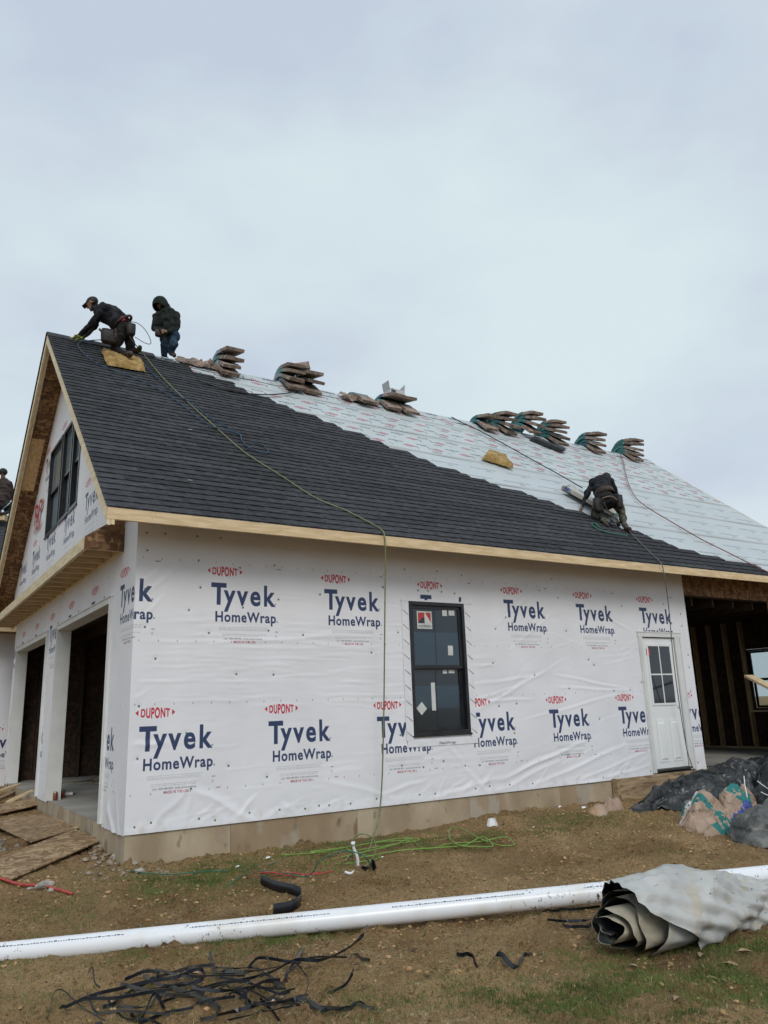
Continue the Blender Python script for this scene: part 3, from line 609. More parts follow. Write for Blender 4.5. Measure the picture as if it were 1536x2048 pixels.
for x in np.arange(.5, 9.2, .41): G().box((x-.019, HY-.15, .001), (x+.019, HY-.015, 2.9)).out('wall_stud', M['lumber_shaded'], house)
for y in np.arange(.6, 8.6, .41): G().box((9.22, y-.019, .001), (9.358, y+.019, 2.9)).out('wall_stud', M['lumber_shaded'], house)
G().box((.014, .16, 2.955), (HX-.16, HY-.16, 2.975)).out('ceiling_deck', M['osb_shaded'], house)
for x in np.arange(.7, 14.1, .61): G().box((x-.019, .17, 2.72), (x+.019, HY-.17, 2.953)).out('ceiling_joist', M['lumber_shaded'], house)
sheath('bay_light_block', [(11.9, HX, .001, 2.86)], 'y', .0, .012, M['osb'])  # wall out of view, added to cut the light in the bay
# header over the open bay
hb = G().box((WA-.05, -.004, 2.872), (HX, .012, 3.34)).out('bay_header', M['osb'], house)
G().box((WA-.048, .014, 2.862), (HX, .15, 3.1)).out('header_beam', M['lumber_shaded'], house)
# end window in the open bay
def framed_window(name, o, ux, W_, H_, n, parent, depth=.09, fw=.045, glass='glass', twin=True, bars=()):
    """o: lower left outer corner, ux: unit along width, n: outward normal"""
    o = np.array(o, float); ux = np.array(ux, float); n = np.array(n, float); z = np.array([0, 0, 1.])
    def bx(g, u0, u1, z0, z1, d0, d1, m=0):
        p = [o+ux*u+n*d+z*q for q in (z0, z1) for u, d in ((u0, d0), (u1, d0), (u1, d1), (u0, d1))]; g.hexa(p, m); return g
    g = G(); bx(g, 0, W_, 0, fw, -depth, .022); bx(g, 0, W_, H_-fw, H_, -depth, .022); bx(g, 0, fw, fw, H_-fw, -depth, .022); bx(g, W_-fw, W_, fw, H_-fw, -depth, .022)
    bx(g, -.012, W_+.012, -.022, -.0005, -.02, .034)
    fr = g.out('frame', M['blackframe'], parent)
    mid = H_*.5
    for k, (z0, z1, dd) in enumerate(((mid-.02, H_-fw-.002, -.012), (fw+.002, mid+.018, -.048))):
        g = G(); s_ = .042 if k == 0 else .05
        bx(g, fw+.001, W_-fw-.001, z0, z0+s_, dd-.03, dd); bx(g, fw+.001, W_-fw-.001, z1-s_, z1, dd-.03, dd); bx(g, fw+.001, fw+s_, z0+s_, z1-s_, dd-.03, dd); bx(g, W_-fw-s_, W_-fw-.001, z0+s_, z1-s_, dd-.03, dd)
        g.out('sash', M['blackframe'], parent)
        g = G(); bx(g, fw+s_, W_-fw-s_, z0+s_, z1-s_, dd-.022, dd-.016); g.out('pane', M[glass], parent)
    return bx
wn = bpy.data.objects.new('window', None); COL.objects.link(wn); wn.parent = house; wn['label'] = 'black double-hung window with stickers in the long wall'
bx = framed_window('window', (FX0, 0, FZ0), (1, 0, 0), FX1-FX0, FZ1-FZ0, (0, -1, 0), wn)
wn2 = bpy.data.objects.new('window', None); COL.objects.link(wn2); wn2.parent = house; wn2['label'] = 'window seen from inside the open bay'
framed_window('window', (HX-.03, YW-.01, .825), (0, -1, 0), 1.0, 1.32, (-1, 0, 0), wn2, depth=.04, fw=.04, glass='glass_day')
# film bands, paper stickers and the maker's sticker on the panes
Wd_, Hh_ = FX1-FX0, FZ1-FZ0
def sticker(px, py, w_, h_, m_, rot=0, d=-.018, name='sticker'):
    p = onw(px, py, d); c, s_ = math.cos(rot), math.sin(rot)
    q = [(p[0]+c*a*w_/2-s_*b*h_/2, -d-.0, p[2]+s_*a*w_/2+c*b*h_/2) for a, b in ((-1,-1),(1,-1),(1,1),(-1,1))]
    g = G(); g.hexa([q[0], q[1], (q[1][0], q[1][1]+.0012, q[1][2]), (q[0][0], q[0][1]+.0012, q[0][2]), q[3], q[2], (q[2][0], q[2][1]+.0012, q[2][2]), (q[3][0], q[3][1]+.0012, q[3][2])], 0)
    return g.out(name, M[m_], wn)
ix0, ix1 = FX0+.09, FX1-.09; mid = FZ0+Hh_/2
for z0, z1, mt, d in ((mid+.03, mid+.29, 'glass_blue', .0278), (mid+.29, mid+.46, 'glass_blue2', .0278), (FZ0+.33, FZ0+.50, 'glass_blue', .0638), (FZ0+.50, FZ0+.62, 'glass_blue2', .0638)):
    G().box((ix0+.001, d-.0012-.0, z0), (ix1-.001, d-.0003, z1)).out('protective_film', M[mt], wn)
G().box((ix0+(ix1-ix0)*.47, .0255, mid+.03), (ix0+(ix1-ix0)*.47+.010, .0264, FZ1-.09)).out('film_seam', M['blackframe'], wn)
G().box((ix0+(ix1-ix0)*.47, .0615, FZ0+.1), (ix0+(ix1-ix0)*.47+.010, .0624, mid-.04)).out('film_seam', M['blackframe'], wn)
sticker(849, 1240, .245, .235, 'paper', 0, -.0245); sticker(889, 1225, .08, .095, 'paper', 0, -.0245); sticker(903, 1225, .10, .085, 'paper', 0, -.0245); sticker(901, 1301, .085, .13, 'paper', -.03, -.0245)
sticker(889.5, 1340, .07, .095, 'paper', 0, -.0605); sticker(903, 1340, .10, .085, 'paper', 0, -.0605); sticker(867, 1393, .065, .36, 'paper', 0, -.0605); sticker(843.5, 1417, .12, .12, 'paper', .72, -.0605)
p = onw(849, 1240, -.0245)
def prism_xz(pts, y0, y1, name, m_, parent):
    n = len(pts); v = [(a, y0, b) for a, b in pts]+[(a, y1, b) for a, b in pts]
    f = [tuple(range(n)), tuple(range(2*n-1, n-1, -1))]+[(i, i+n, (i+1) % n+n, (i+1) % n) for i in range(n)]
    return mesh(name, v, f, m_, parent)
prism_xz([(p[0]-.105, p[2]-.03), (p[0]-.105, p[2]+.10), (p[0]-.0, p[2]+.10), (p[0]-.0, p[2]+.04)], .0236, .0243, 'sticker_print', M['red'], wn)
prism_xz([(p[0]-.105, p[2]-.045), (p[0]+.0, p[2]-.045), (p[0]+.0, p[2]+.035), (p[0]-.02, p[2]+.035), (p[0]-.105, p[2]-.028)], .0236, .0243, 'sticker_print', M['ink'], wn)
prism_xz([(p[0]+.015, p[2]+.10), (p[0]+.105, p[2]+.10), (p[0]+.105, p[2]-.035)], .0236, .0243, 'sticker_print', M['red'], wn)
def flat_text(body, x, z, h, width, m_, parent, y, bold=.02, name='lettering', rot=0, plane='y'):
    v, t = text_tris(body, bold); v[:, 1] *= h/.72; v[:, 0] -= v[:, 0].min(); v[:, 0] *= width/v[:, 0].max()
    c, s_ = math.cos(rot), math.sin(rot); v = np.stack([v[:, 0]*c-v[:, 1]*s_, v[:, 0]*s_+v[:, 1]*c], -1)
    if plane == 'y': V = [(x+a, y, z+b) for a, b in v]
    else: V = [(y, x-a, z+b) for a, b in v]
    return mesh(name, V, t.tolist(), m_, parent)
flat_text('ANDERSEN', p[0]-.108, p[2]-.10, .036, .215, M['ink'], wn, .0240, .01)
# flashing strips round the window
tp = G(); 
for a, b in (((FX0-.115, -.0205, FZ0-.06), (FX0-.001, -.0165, FZ1+.02)), ((FX1+.001, -.0205, FZ0-.06), (FX1+.10, -.0165, FZ1+.02))): G().box(a, b).out('flashing_strip', M['tape'], house)
G().box((FX0-.10, -.0200, FZ0-.14), (FX1+.11, -.0150, FZ0-.061)).out('flashing_strip', M['tape'], house)
G().box((FX0-.13, -.024, FZ1+.001), (FX1+.13, -.0165, FZ1+.022)).out('flashing_strip', M['tape'], house)
flat_text('FlexWrap', FX0+.40, FZ0-.125, .033, .26, M['ink'], house, -.0215, .01)
for k in range(9):
    for xs_, s_ in ((FX0-.105, 1), (FX1+.012, 1)):
        g = G(); zz = FZ0-.02+k*.195+(.0 if s_ > 0 else .05)
        g.add([(xs_, -.0222, zz+.075), (xs_, -.0222, zz+.068), (xs_+.09, -.0222, zz), (xs_+.09, -.0222, zz+.010)], [(0,1,2,3)]); o = g.out('flashing_print', M['ink'], house)

# ---- side door
dr = bpy.data.objects.new('door', None); COL.objects.link(dr); dr.parent = house; dr['label'] = 'white side door with four glass lights'
da, db = 8.165, 8.975; z0, z1 = .065, 2.11
g = G(); g.box((da, .004, z0), (db, .05, z1)); g.out('door_leaf', M['door'], dr)
lx0, lx1, lz0, lz1 = [float(v) for v in (onw(1292, 1293)[0], onw(1337, 1293)[0], onw(1302, 1407)[2], onw(1290, 1292)[2])]
lx0, lx1 = 8.30, 8.84
g = G()
for a, b in (((lx0-.035, -.008, lz0-.035), (lx1+.035, .0035, lz0)), ((lx0-.035, -.008, lz1), (lx1+.035, .0035, lz1+.035)), ((lx0-.035, -.008, lz0), (lx0, .0035, lz1)), ((lx1, -.008, lz0), (lx1+.035, .0035, lz1))): g.box(a, b)
mxx, mzz = (lx0+lx1)/2, (lz0+lz1)/2
g.box((mxx-.011, -.006, lz0), (mxx+.011, .001, lz1)); g.box((lx0, -.0055, mzz-.011), (lx1, .0008, mzz+.011)); g.out('glazing_bars', M['door'], dr)
for a0, a1 in ((lx0, mxx-.011), (mxx+.011, lx1)):
    for b0, b1 in ((lz0, mzz-.011), (mzz+.011, lz1)): G().box((a0+.001, .0, b0+.001), (a1-.001, .0028, b1-.001)).out('pane', M['glass'], dr)
q = onw(1296, 1304); G().box((q[0]-.045, -.0015, q[2]-.055), (q[0]+.045, -.0005, q[2]+.055)).out('sticker', M['red'], dr)
for (u0, u1) in ((8.295, 8.52), (8.62, 8.845)):      # raised panels
    for (b0, b1) in ((.16, .80),):
        g = G(); g.box((u0, -.004, b0), (u1, .0035, b1)); P4 = [(u0+.03, b0+.03), (u1-.03, b0+.03), (u1-.03, b1-.03), (u0+.03, b1-.03)]; P5 = [(u0+.055, b0+.055), (u1-.055, b0+.055), (u1-.055, b1-.055), (u0+.055, b1-.055)]
        v = [(a, -.0042, b) for a, b in P4]+[(a, -.016, b) for a, b in P5]; g.add(v, [(4,5,6,7),(0,1,5,4),(1,2,6,5),(2,3,7,6),(3,0,4,7)]); g.out('door_panel', M['door'], dr)
g = G()
g.box((DX0, -.030, .01), (da-.004, -.002, DZ-.07)).box((db+.004, -.030, .01), (DX1, -.002, DZ-.07)).box((DX0-.012, -.034, DZ-.07), (DX1+.012, -.002, DZ)).box((DX0-.02, -.042, DZ), (DX1+.02, -.002, DZ+.018))
g.box((DX0+.02, -.040, .01), (DX0+.035, -.0305, DZ-.075)).box((DX1-.035, -.040, .01), (DX1-.02, -.0305, DZ-.075)); g.out('door_casing', M['trim'], dr)
G().box((da-.01, -.055, .03), (db+.01, .05, .060)).out('threshold', M['dark'], dr)
G().tube([(db-.07, -.001, 1.0), (db-.07, -.012, 1.0)], .026, 12).out('lock_bore', M['trim'], dr)

# ---- garage end wall (x = 0)
def gwrap(name, ycuts, zlo, zhi, holes, du, xo=0.0, label=None, tri=False):
    ys = np.arange(ycuts[0], ycuts[1]+1e-6, .03); ys[-1] = ycuts[1]; zs = np.arange(zlo, zhi+1e-6, .03); zs[-1] = zhi
    Y, Z = np.meshgrid(ys, zs, indexing='ij')
    h = .006+.008*fbm(Y*1.1+9, Z*1.1, 3, 61)+.004*fbm(Y*5, Z*3, 3, 65)+.006*np.maximum(fbm(Y*1.5+Z*2, Z*1.2-Y*.4, 2, 71), 0)
    if zlo < .5: h += .02*np.exp(-((Y-.45-.25*np.sin(Z*6))**2)/.004)*np.clip(1-Z/.7, 0, 1)+.012*np.exp(-((Y-.22-Z*.45)**2)/.0012)*np.clip(1-Z/.6, 0, 1)+.012*np.exp(-((Y-.75+Z*.5)**2)/.0012)*np.clip(1-Z/.6, 0, 1)
    h = np.maximum(h, .001); cf = np.clip(Y/.06, 0, 1); h = h*cf+.008*(1-cf)
    if ycuts[0] == 0: Y[0, :] = -.0118
    V = np.stack([-h-.003-xo, Y, Z], -1).reshape(-1, 3); UV = np.stack([(du-Y)/LX, Z/LZ], -1).reshape(-1, 2)
    nu, nv = Y.shape; f = []
    for i in range(nu-1):
        for j in range(nv-1):
            yc, zc = (Y[i, j]+Y[i+1, j+1])/2, (Z[i, j]+Z[i, j+1])/2
            if any(a < yc < b and c < zc < d for a, b, c, d in holes): continue
            if tri and zc > ZR-.10-abs(yc-WR)*SL: continue
            f.append((i*nv+j, i*nv+j+1, (i+1)*nv+j+1, (i+1)*nv+j))
    o = mesh(name, V, f, M['wrap'], house, smooth=True, uv=UV, origin=(0, 0, 0))
    if label: o['label'] = label
    return o
tw = [(float(ong(158, 960, .09)[1]), float(ong(143.0, 960, .09)[1])), (float(ong(141.2, 960, .09)[1]), float(ong(123.6, 960, .09)[1])), (float(ong(121.6, 960, .09)[1]), float(ong(99.6, 960, .09)[1]))]
WZ0, WZ1 = float(ong(89.6, 1079, .09)[2]), float(ong(101.8, 909, .09)[2]); TA, TB = tw[0][0], tw[2][1]
print('gable window', tw, WZ0, WZ1)
OP = [(.93, 4.28), (5.08, 8.45)]; HG = 2.53
gwrap('housewrap', (0, HY), -.03, 3.36, [(a+.03, b-.03, -1, HG-.03) for a, b in OP], .0, label='white printed wrap round the two garage openings')
gwrap('housewrap', (0, HY), 3.375, ZR-.1, [(tw[0][0]+.03, tw[2][1]-.03, WZ0+.03, WZ1-.03)], .14+LX-.5, xo=.085, label='white printed wrap on the upper gable', tri=True)
def gpoly(pts, x0, x1):
    n = len(pts); v = [(x0, y, z) for y, z in pts]+[(x1, y, z) for y, z in pts]
    f = [tuple(range(n-1, -1, -1)), tuple(range(n, 2*n))]+[(i, (i+1) % n, (i+1) % n+n, i+n) for i in range(n)]
    return mesh('gable_sheathing', v, f, M['osb'], house)
_t = lambda y: ZR-.18-abs(y-WR)*SL
GX0, GX1 = -.083, -.071
gpoly([(0, 3.37), (TA-.002, 3.37), (TA-.002, _t(TA)), (.01, _t(.01))], GX0, GX1); gpoly([(TB+.002, 3.37), (HY, 3.37), (HY-.01, _t(HY-.01)), (TB+.002, _t(TB))], GX0, GX1)
gpoly([(TA, 3.37), (TB, 3.37), (TB, WZ0), (TA, WZ0)], GX0, GX1); gpoly([(TA, WZ1), (TB, WZ1), (TB, _t(TB)), (WR, _t(WR)), (TA, _t(TA))], GX0, GX1)
G().box((GX1+.001, .002, 3.362), (-.001, HY, 3.40)).out('gable_furring', M['osb'], house)
sheath('garage_wall_sheathing', [(.013, OP[0][0]+.05, .001, 3.35), (OP[0][1]-.05, OP[1][0]+.05, .001, 3.35), (OP[1][1]-.05, HY-.015, .001, 3.35), (OP[0][0]+.05, OP[0][1]-.05, HG-.05, 3.35), (OP[1][0]+.05, OP[1][1]-.05, HG-.05, 3.35)], 'x', .0, .012, M['osb'])
for a, b in OP:      # white jambs: face board with two beads and a deep return
    g = G()
    for y0, y1, s_ in ((a, a+.075, 1), (b-.075, b, -1)):
        g.box((-.036, y0, .0), (-.004, y1, HG)); yi0, yi1 = (y1-.022, y1) if s_ > 0 else (y0, y0+.022)
        g.box((-.044, yi0, .0), (-.0365, yi1, HG-.06)); g.box((-.0035, y1-.025 if s_ > 0 else y0, .0), (.165, y1 if s_ > 0 else y0+.025, HG-.055))
        yo0, yo1 = (y0, y0+.015) if s_ > 0 else (y1-.015, y1); g.box((-.040, yo0, .0), (-.0368, yo1, HG))
    g.box((-.036, a+.076, HG-.075), (-.004, b-.076, HG)); g.box((-.044, a+.076, HG-.075), (-.0365, b-.076, HG-.055)); g.box((-.0035, a+.076, HG-.075), (.165, b-.076, HG-.052)); g.box((-.05, a-.01, HG), (-.004, b+.01, HG+.014))
    g.out('garage_door_casing', M['trim'], house)
for y in (.02, .45, .83, 4.40, 4.72, 4.96, 8.57, 8.8): G().box((.015, y, .001), (.15, y+.038, 2.9)).out('wall_stud', M['lumber_shaded'], house)
# upper triple window
for a, b in tw:
    q = bpy.data.objects.new('window', None); COL.objects.link(q); q.parent = house; q['label'] = 'tall black double-hung window in the gable'
    framed_window('window', (-.085, b-.004, WZ0), (0, -1, 0), b-a-.008, WZ1-WZ0, (-1, 0, 0), q, depth=.08, fw=.05, glass='glass_hi')
rp = flat_text('RP', float(ong(70, 1020, .13)[1]), float(ong(78, 1040, .13)[2]), .40, .78, M['red'], house, -.125, .02, plane='x'); flat_text('LUMBER', float(ong(70, 1020, .13)[1]), float(ong(78, 1054, .13)[2]), .10, .74, M['red'], house, -.125, .03, plane='x')

# ---- pent roof over the garage openings: fascia, lookouts, ledger, OSB end
PY0, PY1 = .55, 9.45; PX = -.416
G().box((PX-.038, PY0, 3.0), (PX, PY1, 3.14)).out('pent_fascia', M['lumber_y'], house)
G().box((-.040, PY0+.02, 3.0), (-.014, PY1, 3.10)).out('pent_ledger', M['lumber_y'], house)
G().box((-RO+.0005, -EO+.0385, 3.09), (-RO+.10, -EO+.075, 3.235)).out('corner_blocking', M['lumber_y'], house)
for y in np.arange(PY0+.02, PY1, .405):
    G().box((PX+.001, y, 3.003), (-.041, y+.036, 3.09)).out('pent_lookout', M['lumber'], house)
G().hexa([(PX-.038, PY0-.012, 3.0), (-.02, PY0-.012, 3.0), (-.02, PY0-.001, 3.0), (PX-.038, PY0-.001, 3.0), (PX-.038, PY0-.012, 3.142), (-.02, PY0-.012, 3.45), (-.02, PY0-.001, 3.45), (PX-.038, PY0-.001, 3.142)]).out('pent_end_panel', M['osb'], house)
G().hexa([(PX, PY0, 3.105), (-.041, PY0, 3.30), (-.041, PY1, 3.30), (PX, PY1, 3.105), (PX, PY0, 3.12), (-.041, PY0, 3.315), (-.041, PY1, 3.315), (PX, PY1, 3.12)]).out('pent_deck', M['osb'], house)

# ================================================================ ROOF
SS = (WR+EO)/CS            # slope length
def slab_roof(name, x0, x1, s0, s1, o0, o1, mat, parent, far=False):
    p = []
    for o in (o0, o1):
        for x, s in ((x0, s0), (x1, s0), (x1, s1), (x0, s1)):
            q = roofp(x, s, o)
            if far: q = np.array([q[0], 2*WR-q[1], q[2]])
            p.append(q)
    g = G(); g.hexa(p); return g.out(name, mat, parent, origin=(0, 0, 0))
roof = slab_roof('roof', -RO+.04, LR-.04, .03, SS, -.045, -.030, M['osb'], house); roof['label'] = 'roof deck'
slab_roof('far_slope_deck', -RO+.04, LR-.04, .03, SS, -.045, -.020, M['osb'], roof, far=True)
slab_roof('far_slope_covering', -RO-.02, LR+.02, -.02, SS, -.019, .0, M['shingle'], roof, far=True)
# eave fascia with nail heads, sub fascia, rafter tails
fs = G().box((-RO-.003, -EO-.004, 3.084), (4.4, -EO+.038, ZE-.020)).out('eave_fascia', M['lumber'], roof)
G().box((4.403, -EO+.001, 3.086), (9.6, -EO+.038, ZE-.022)).out('eave_fascia', M['lumber'], roof)
G().box((9.603, -EO, 3.086), (LR, -EO+.038, ZE-.022)).out('eave_fascia', M['lumber'], roof)
G().box((-RO, HY+EO-.038, 3.086), (LR, HY+EO, ZE-.022)).out('eave_fascia', M['lumber'], roof)
g = G()
for px in (245, 262, 300, 305, 311, 304, 415, 430, 560, 575, 700, 860, 905, 942, 1010, 1060, 1120, 1190, 1226, 1300):
    q = hit(px, 1012+.1095*(px-215)+random.uniform(6, 18), (0, 1, 0), -EO-.001); g.ball(q, .0045, 0, 6, 4)
g.out('nail_heads', M['ink'], roof)['kind'] = 'stuff'
for x in np.arange(.13, 14.5, .61):
    a = roofp(x, .06, -.115); b = roofp(x, .98, -.115); G().beam(a, b, .038, .13, up=(0, -SL*CS, CS)).out('rafter_tail', M['lumber_shaded'], roof)
G().beam(roofp(.09, .06, -.108), roofp(.09, .80, -.108), .30, .12, up=(0, -SL*CS, CS)).out('corner_blocking', M['lumber'], roof)
# rake boards, near gable, both slopes (outer board, inner sub board) and the far end
for far in (False, True):
    for x0, x1, d0, d1, nm in ((-RO, -RO+.036, -.155, -.022, 'rake_board'), (-RO+.040, -RO+.075, -.150, -.048, 'sub_rake_board'), (LR-.036, LR, -.155, -.022, 'rake_board')):
        p = []
        for o in (d0, d1):
            for s, x in ((.0, x0), (.0, x1), (SS, x1), (SS, x0)):
                q = roofp(x, s, 0); z = q[2]+o/CS; y = q[1]
                if s == .0 and o == d0: z = max(z, 3.02)
                p.append((x, y if not far else 2*WR-y, z))
        g = G(); g.hexa([p[0], p[1], p[2], p[3], p[4], p[5], p[6], p[7]]); g.out(nm, M['lumber_y'], roof, origin=(0, 0, 0))
g = G().box((-RO+.08, -EO+.04, 3.086), (-.02, -EO+.05, 3.17)); g.out('eave_return', M['lumber'], roof)
# a loose bright board under the far rake overhang
qa = roofp(-.28, 4.55, -.075); qa[1] = 2*WR-qa[1]; qb = roofp(-.28, 3.4, -.075); qb[1] = 2*WR-qb[1]
G().beam(qa, qb, .22, .03, up=(0, SL*CS, CS)).out('soffit_board', M['lumber_z'], roof)

EXP = SS/46.0
ex = np.array([(-.415,11.3),(-.213,9.72),(.177,8.93),(.952,7.35),(1.617,5.69),(2.556,4.26),(3.498,2.77),(4.55,1.75),(5,1.2)])
# ---- underlayment: six lapped strips with a little ripple
laps = [-.0, .47, 1.55, 2.63, 3.71, 4.80, 5.88, SS]
for i in range(7):
    s0, s1 = laps[i], min(laps[i+1]+.09, SS); xs = np.arange(-RO+.02, LR, .12); xs = np.append(xs, LR); ss = np.linspace(s0, s1, 9)
    X, Q = np.meshgrid(xs, ss, indexing='ij'); t = (Q-s0)/(s1-s0)
    off = -.0290+.0070*(1-t)+.004*np.maximum(fbm(X*1.3+i*7, Q*4, 3, 81+i), 0)+.014*np.maximum(fbm(X*.9+i*3, Q*1.3, 2, 91+i)-.08, 0)*np.clip((X-np.interp(-EO+Q*CS, ex[:, 0], ex[:, 1]))/.5, 0, 1)
    off += np.where(t < .03, .004*np.maximum(np.sin(X*1.7+i)+fbm(X*2, Q, 2, 7), 0), 0)
    V = np.stack([X, -EO+Q*CS-off*SL*CS, ZE+Q*SL*CS+off*CS], -1)
    # front lip
    lip = V[:, 0].copy(); lip -= np.array([0, -SL*CS, CS])*.006
    V = np.concatenate([lip[:, None], V], 1)
    per = 1.30 if i >= 4 else 1.75
    UV = np.stack([X/per+i*.37, (Q-s0)/1.08], -1); UV = np.concatenate([UV[:, :1], UV], 1)
    o = mesh('underlayment_sheet', V.reshape(-1, 3), grid_faces(len(xs), 10), M['under' if i >= 4 else 'under2'], roof, smooth=True, uv=UV.reshape(-1, 2), origin=(0, 0, 0))

# ---- shingles: courses of metre-long strips, staggered right-hand edge
def edge_x(s): return float(np.interp(-EO+s*CS, ex[:, 0], ex[:, 1]))
def shingle_mesh(w_, seed):
    """strip with laminated tabs, thick butt edge; origin at lower left on the roof surface, x along the eave, y up the slope"""
    r = random.Random(int(seed)); g = G(); h = .155; x = 0
    def wedge(x0, x1, y0, t0, t1):
        g.add([(x0, y0, t0), (x1, y0, t0), (x1, y0, t1), (x0, y0, t1), (x0, h, -.002), (x1, h, -.002)], [(0,1,2,3),(3,2,5,4),(0,3,4),(1,5,2)])
    wedge(0, w_, 0.0, -.002, .009)
    a = r.uniform(.0, .12)
    while a < w_-.06:
        b = min(a+r.uniform(.10, .22), w_); wedge(a, b, -.002-r.uniform(0, .007), .004, .0135); a = b+r.uniform(.05, .16)
    return g
smeshes = {}
def place(ob, x, s, o=0):
    p = roofp(x, s, o-.018); ob.matrix_local = Matrix(((1, 0, 0, p[0]), (0, CS, -SL*CS, p[1]), (0, SL*CS, CS, p[2]), (0, 0, 0, 1)))
pieces = []
for c in range(46):
    s = c*EXP; xr = edge_x(s)+[.16, -.12, .04, -.02][c % 4]*0.8; x = -RO-.012; first = True; off = [.0, .42, .14, .56, .28, .70, .22, .50][c % 8]
    if c > 41: xr = min(xr, 1.9)
    while x < xr-.05:
        w_ = 1.0-off if (first and off > 0) else 1.0
        if first and w_ < .2: w_ = 1.0
        w_ = min(w_, xr-x); first = False; pieces.append((x, s, w_)); x += w_
pieces = [p for p in pieces if p[2] > .04]
dist = [float(np.linalg.norm(roofp(p[0]+p[2]/2, p[1])-CAM)) for p in pieces]; order = np.argsort(dist)
rest = G()
for rank, k in enumerate(order):
    x, s, w_ = pieces[k]; gap = .004; ww = w_-gap
    if rank < 296:
        key = (round(ww, 2), k % 6)
        if key not in smeshes:
            g = shingle_mesh(key[0], k); me = bpy.data.meshes.new('shingle'); me.from_pydata(g.v, [], g.f); me.materials.append(M['shingle']); smeshes[key] = me
        o = bpy.data.objects.new('shingle', smeshes[key]); COL.objects.link(o); o.parent = roof
        place(o, x, s, .010)
    else:
        g = shingle_mesh(ww, k); p = roofp(x, s, -.008)
        v = [(p[0]+a, p[1]+b*CS-c_*SL*CS, p[2]+b*SL*CS+c_*CS) for a, b, c_ in g.v]; rest.add(v, g.f)
if rest.v: rest.out('shingle_courses', M['shingle'], roof, origin=(0, 0, 0))['kind'] = 'stuff'
# ridge cap pieces by the gable end and a lifted one under the gloved hand
for x0, x1, lift in ((-RO-.01, -.12, .0), (-.10, .22, .0), (.20, .55, .01), (.5, .9, .0), (.9, 1.3, .01)):
    g = G(); t = .012+lift
    for sg in (-1, 1):
        y = WR+sg*.16; zl = ZR-.16*SL; zt2 = ZR+.018+lift
        g.hexa([(x0, WR, zt2-.008), (x1, WR, zt2-.008), (x1, y, zl+.006+lift), (x0, y, zl+.006+lift), (x0, WR, zt2), (x1, WR, zt2), (x1, y, zl+.018+lift), (x0, y, zl+.018+lift)] if sg > 0 else
               [(x0, y, zl+.006+lift), (x1, y, zl+.006+lift), (x1, WR, zt2-.008), (x0, WR, zt2-.008), (x0, y, zl+.018+lift), (x1, y, zl+.018+lift), (x1, WR, zt2), (x0, WR, zt2)])
    g.out('ridge_shingle', M['shingle'], roof)
g = G()
xs_ = np.arange(1.3, LR, .25); v = []
for x in np.append(xs_, LR+.01):
    for dy, dz in ((-.20, -.20*SL-.026), (-.02, -.012), (.02, -.012), (.30, -.30*SL+.008)): v.append((x, WR+dy, ZR+dz+.002+.004*math.sin(x*5+dy*9)))
o = mesh('underlayment_sheet', v, grid_faces(len(v)//4, 4), M['under'], roof, smooth=True, uv=[(q[0]/1.3, (q[1]-WR)/1.08+.9) for q in v], origin=(0, 0, 0))
# two white flecks dropped on the shingles
for px, py in ((377, 859), (376, 960)):
    q = onr(px, py, .006); G().beam(q, q+np.array([.05, 0, 0.0]), .02, .006).out('paper_scrap', M['paper'], roof)

# ================================================================ WING at the left edge
wing = empty('house_wing', (-3, 10.6, 0), 'shaded rear wing of the house at the left edge, wrapped wall and dark roof', 'house wing')
g = G(); x0, x1, yw = -6.0, .35, 10.5
ys = 10.5; X, Z = np.meshgrid(np.arange(x0, x1+.01, .06), np.arange(-.2, 3.1, .06), indexing='ij'); h = .01*fbm(X*2, Z*2, 3, 99)+.012*fbm(X*6, Z*1.5, 2, 98)
mesh('housewrap', np.stack([X, ys-h-.02, Z], -1).reshape(-1, 3), grid_faces(*X.shape), M['wrap'], wing, smooth=True, uv=np.stack([X/LX+.25, Z/LZ+.06], -1).reshape(-1, 2))
G().box((x0, ys, -.6), (x1, ys+.15, 3.1)).out('wall', M['osb'], wing)
G().box((x0, ys-.05, -.6), (x1, ys-.001, -.18)).out('foundation', M['concrete'], wing)
G().box((x0-.3, ys-.62, 3.02), (x1+.5, ys-.001, 3.04)).out('soffit', M['osb'], wing)
G().box((x0-.3, ys-.66, 3.0), (x1+.5, ys-.622, 3.16)).out('fascia', M['lumber'], wing)
g = G(); ny = 26
g.hexa([(x0-.3, ys-.68, 3.17), (x1+.45, ys-.68, 3.17), (x1+.45, ys+3.2, 6.4), (x0-.3, ys+3.2, 6.4), (x0-.3, ys-.68, 3.20), (x1+.45, ys-.68, 3.20), (x1+.45, ys+3.2, 6.43), (x0-.3, ys+3.2, 6.43)]); g.out('roof', M['osb'], wing)
g = G()
for k in range(36):
    t = k/36; y = ys-.68+3.88*t; z = 3.205+3.23*t; dy, dz = 3.88/36, 3.23/36
    g.add([(x0-.3, y, z+.018), (x1+.46, y, z+.018), (x1+.46, y+dy, z+dz+.002), (x0-.3, y+dy, z+dz+.002), (x0-.3, y, z), (x1+.46, y, z)], [(0,1,2,3),(4,5,1,0)])
g.out('shingle_courses', M['shingle'], wing)['kind'] = 'stuff'

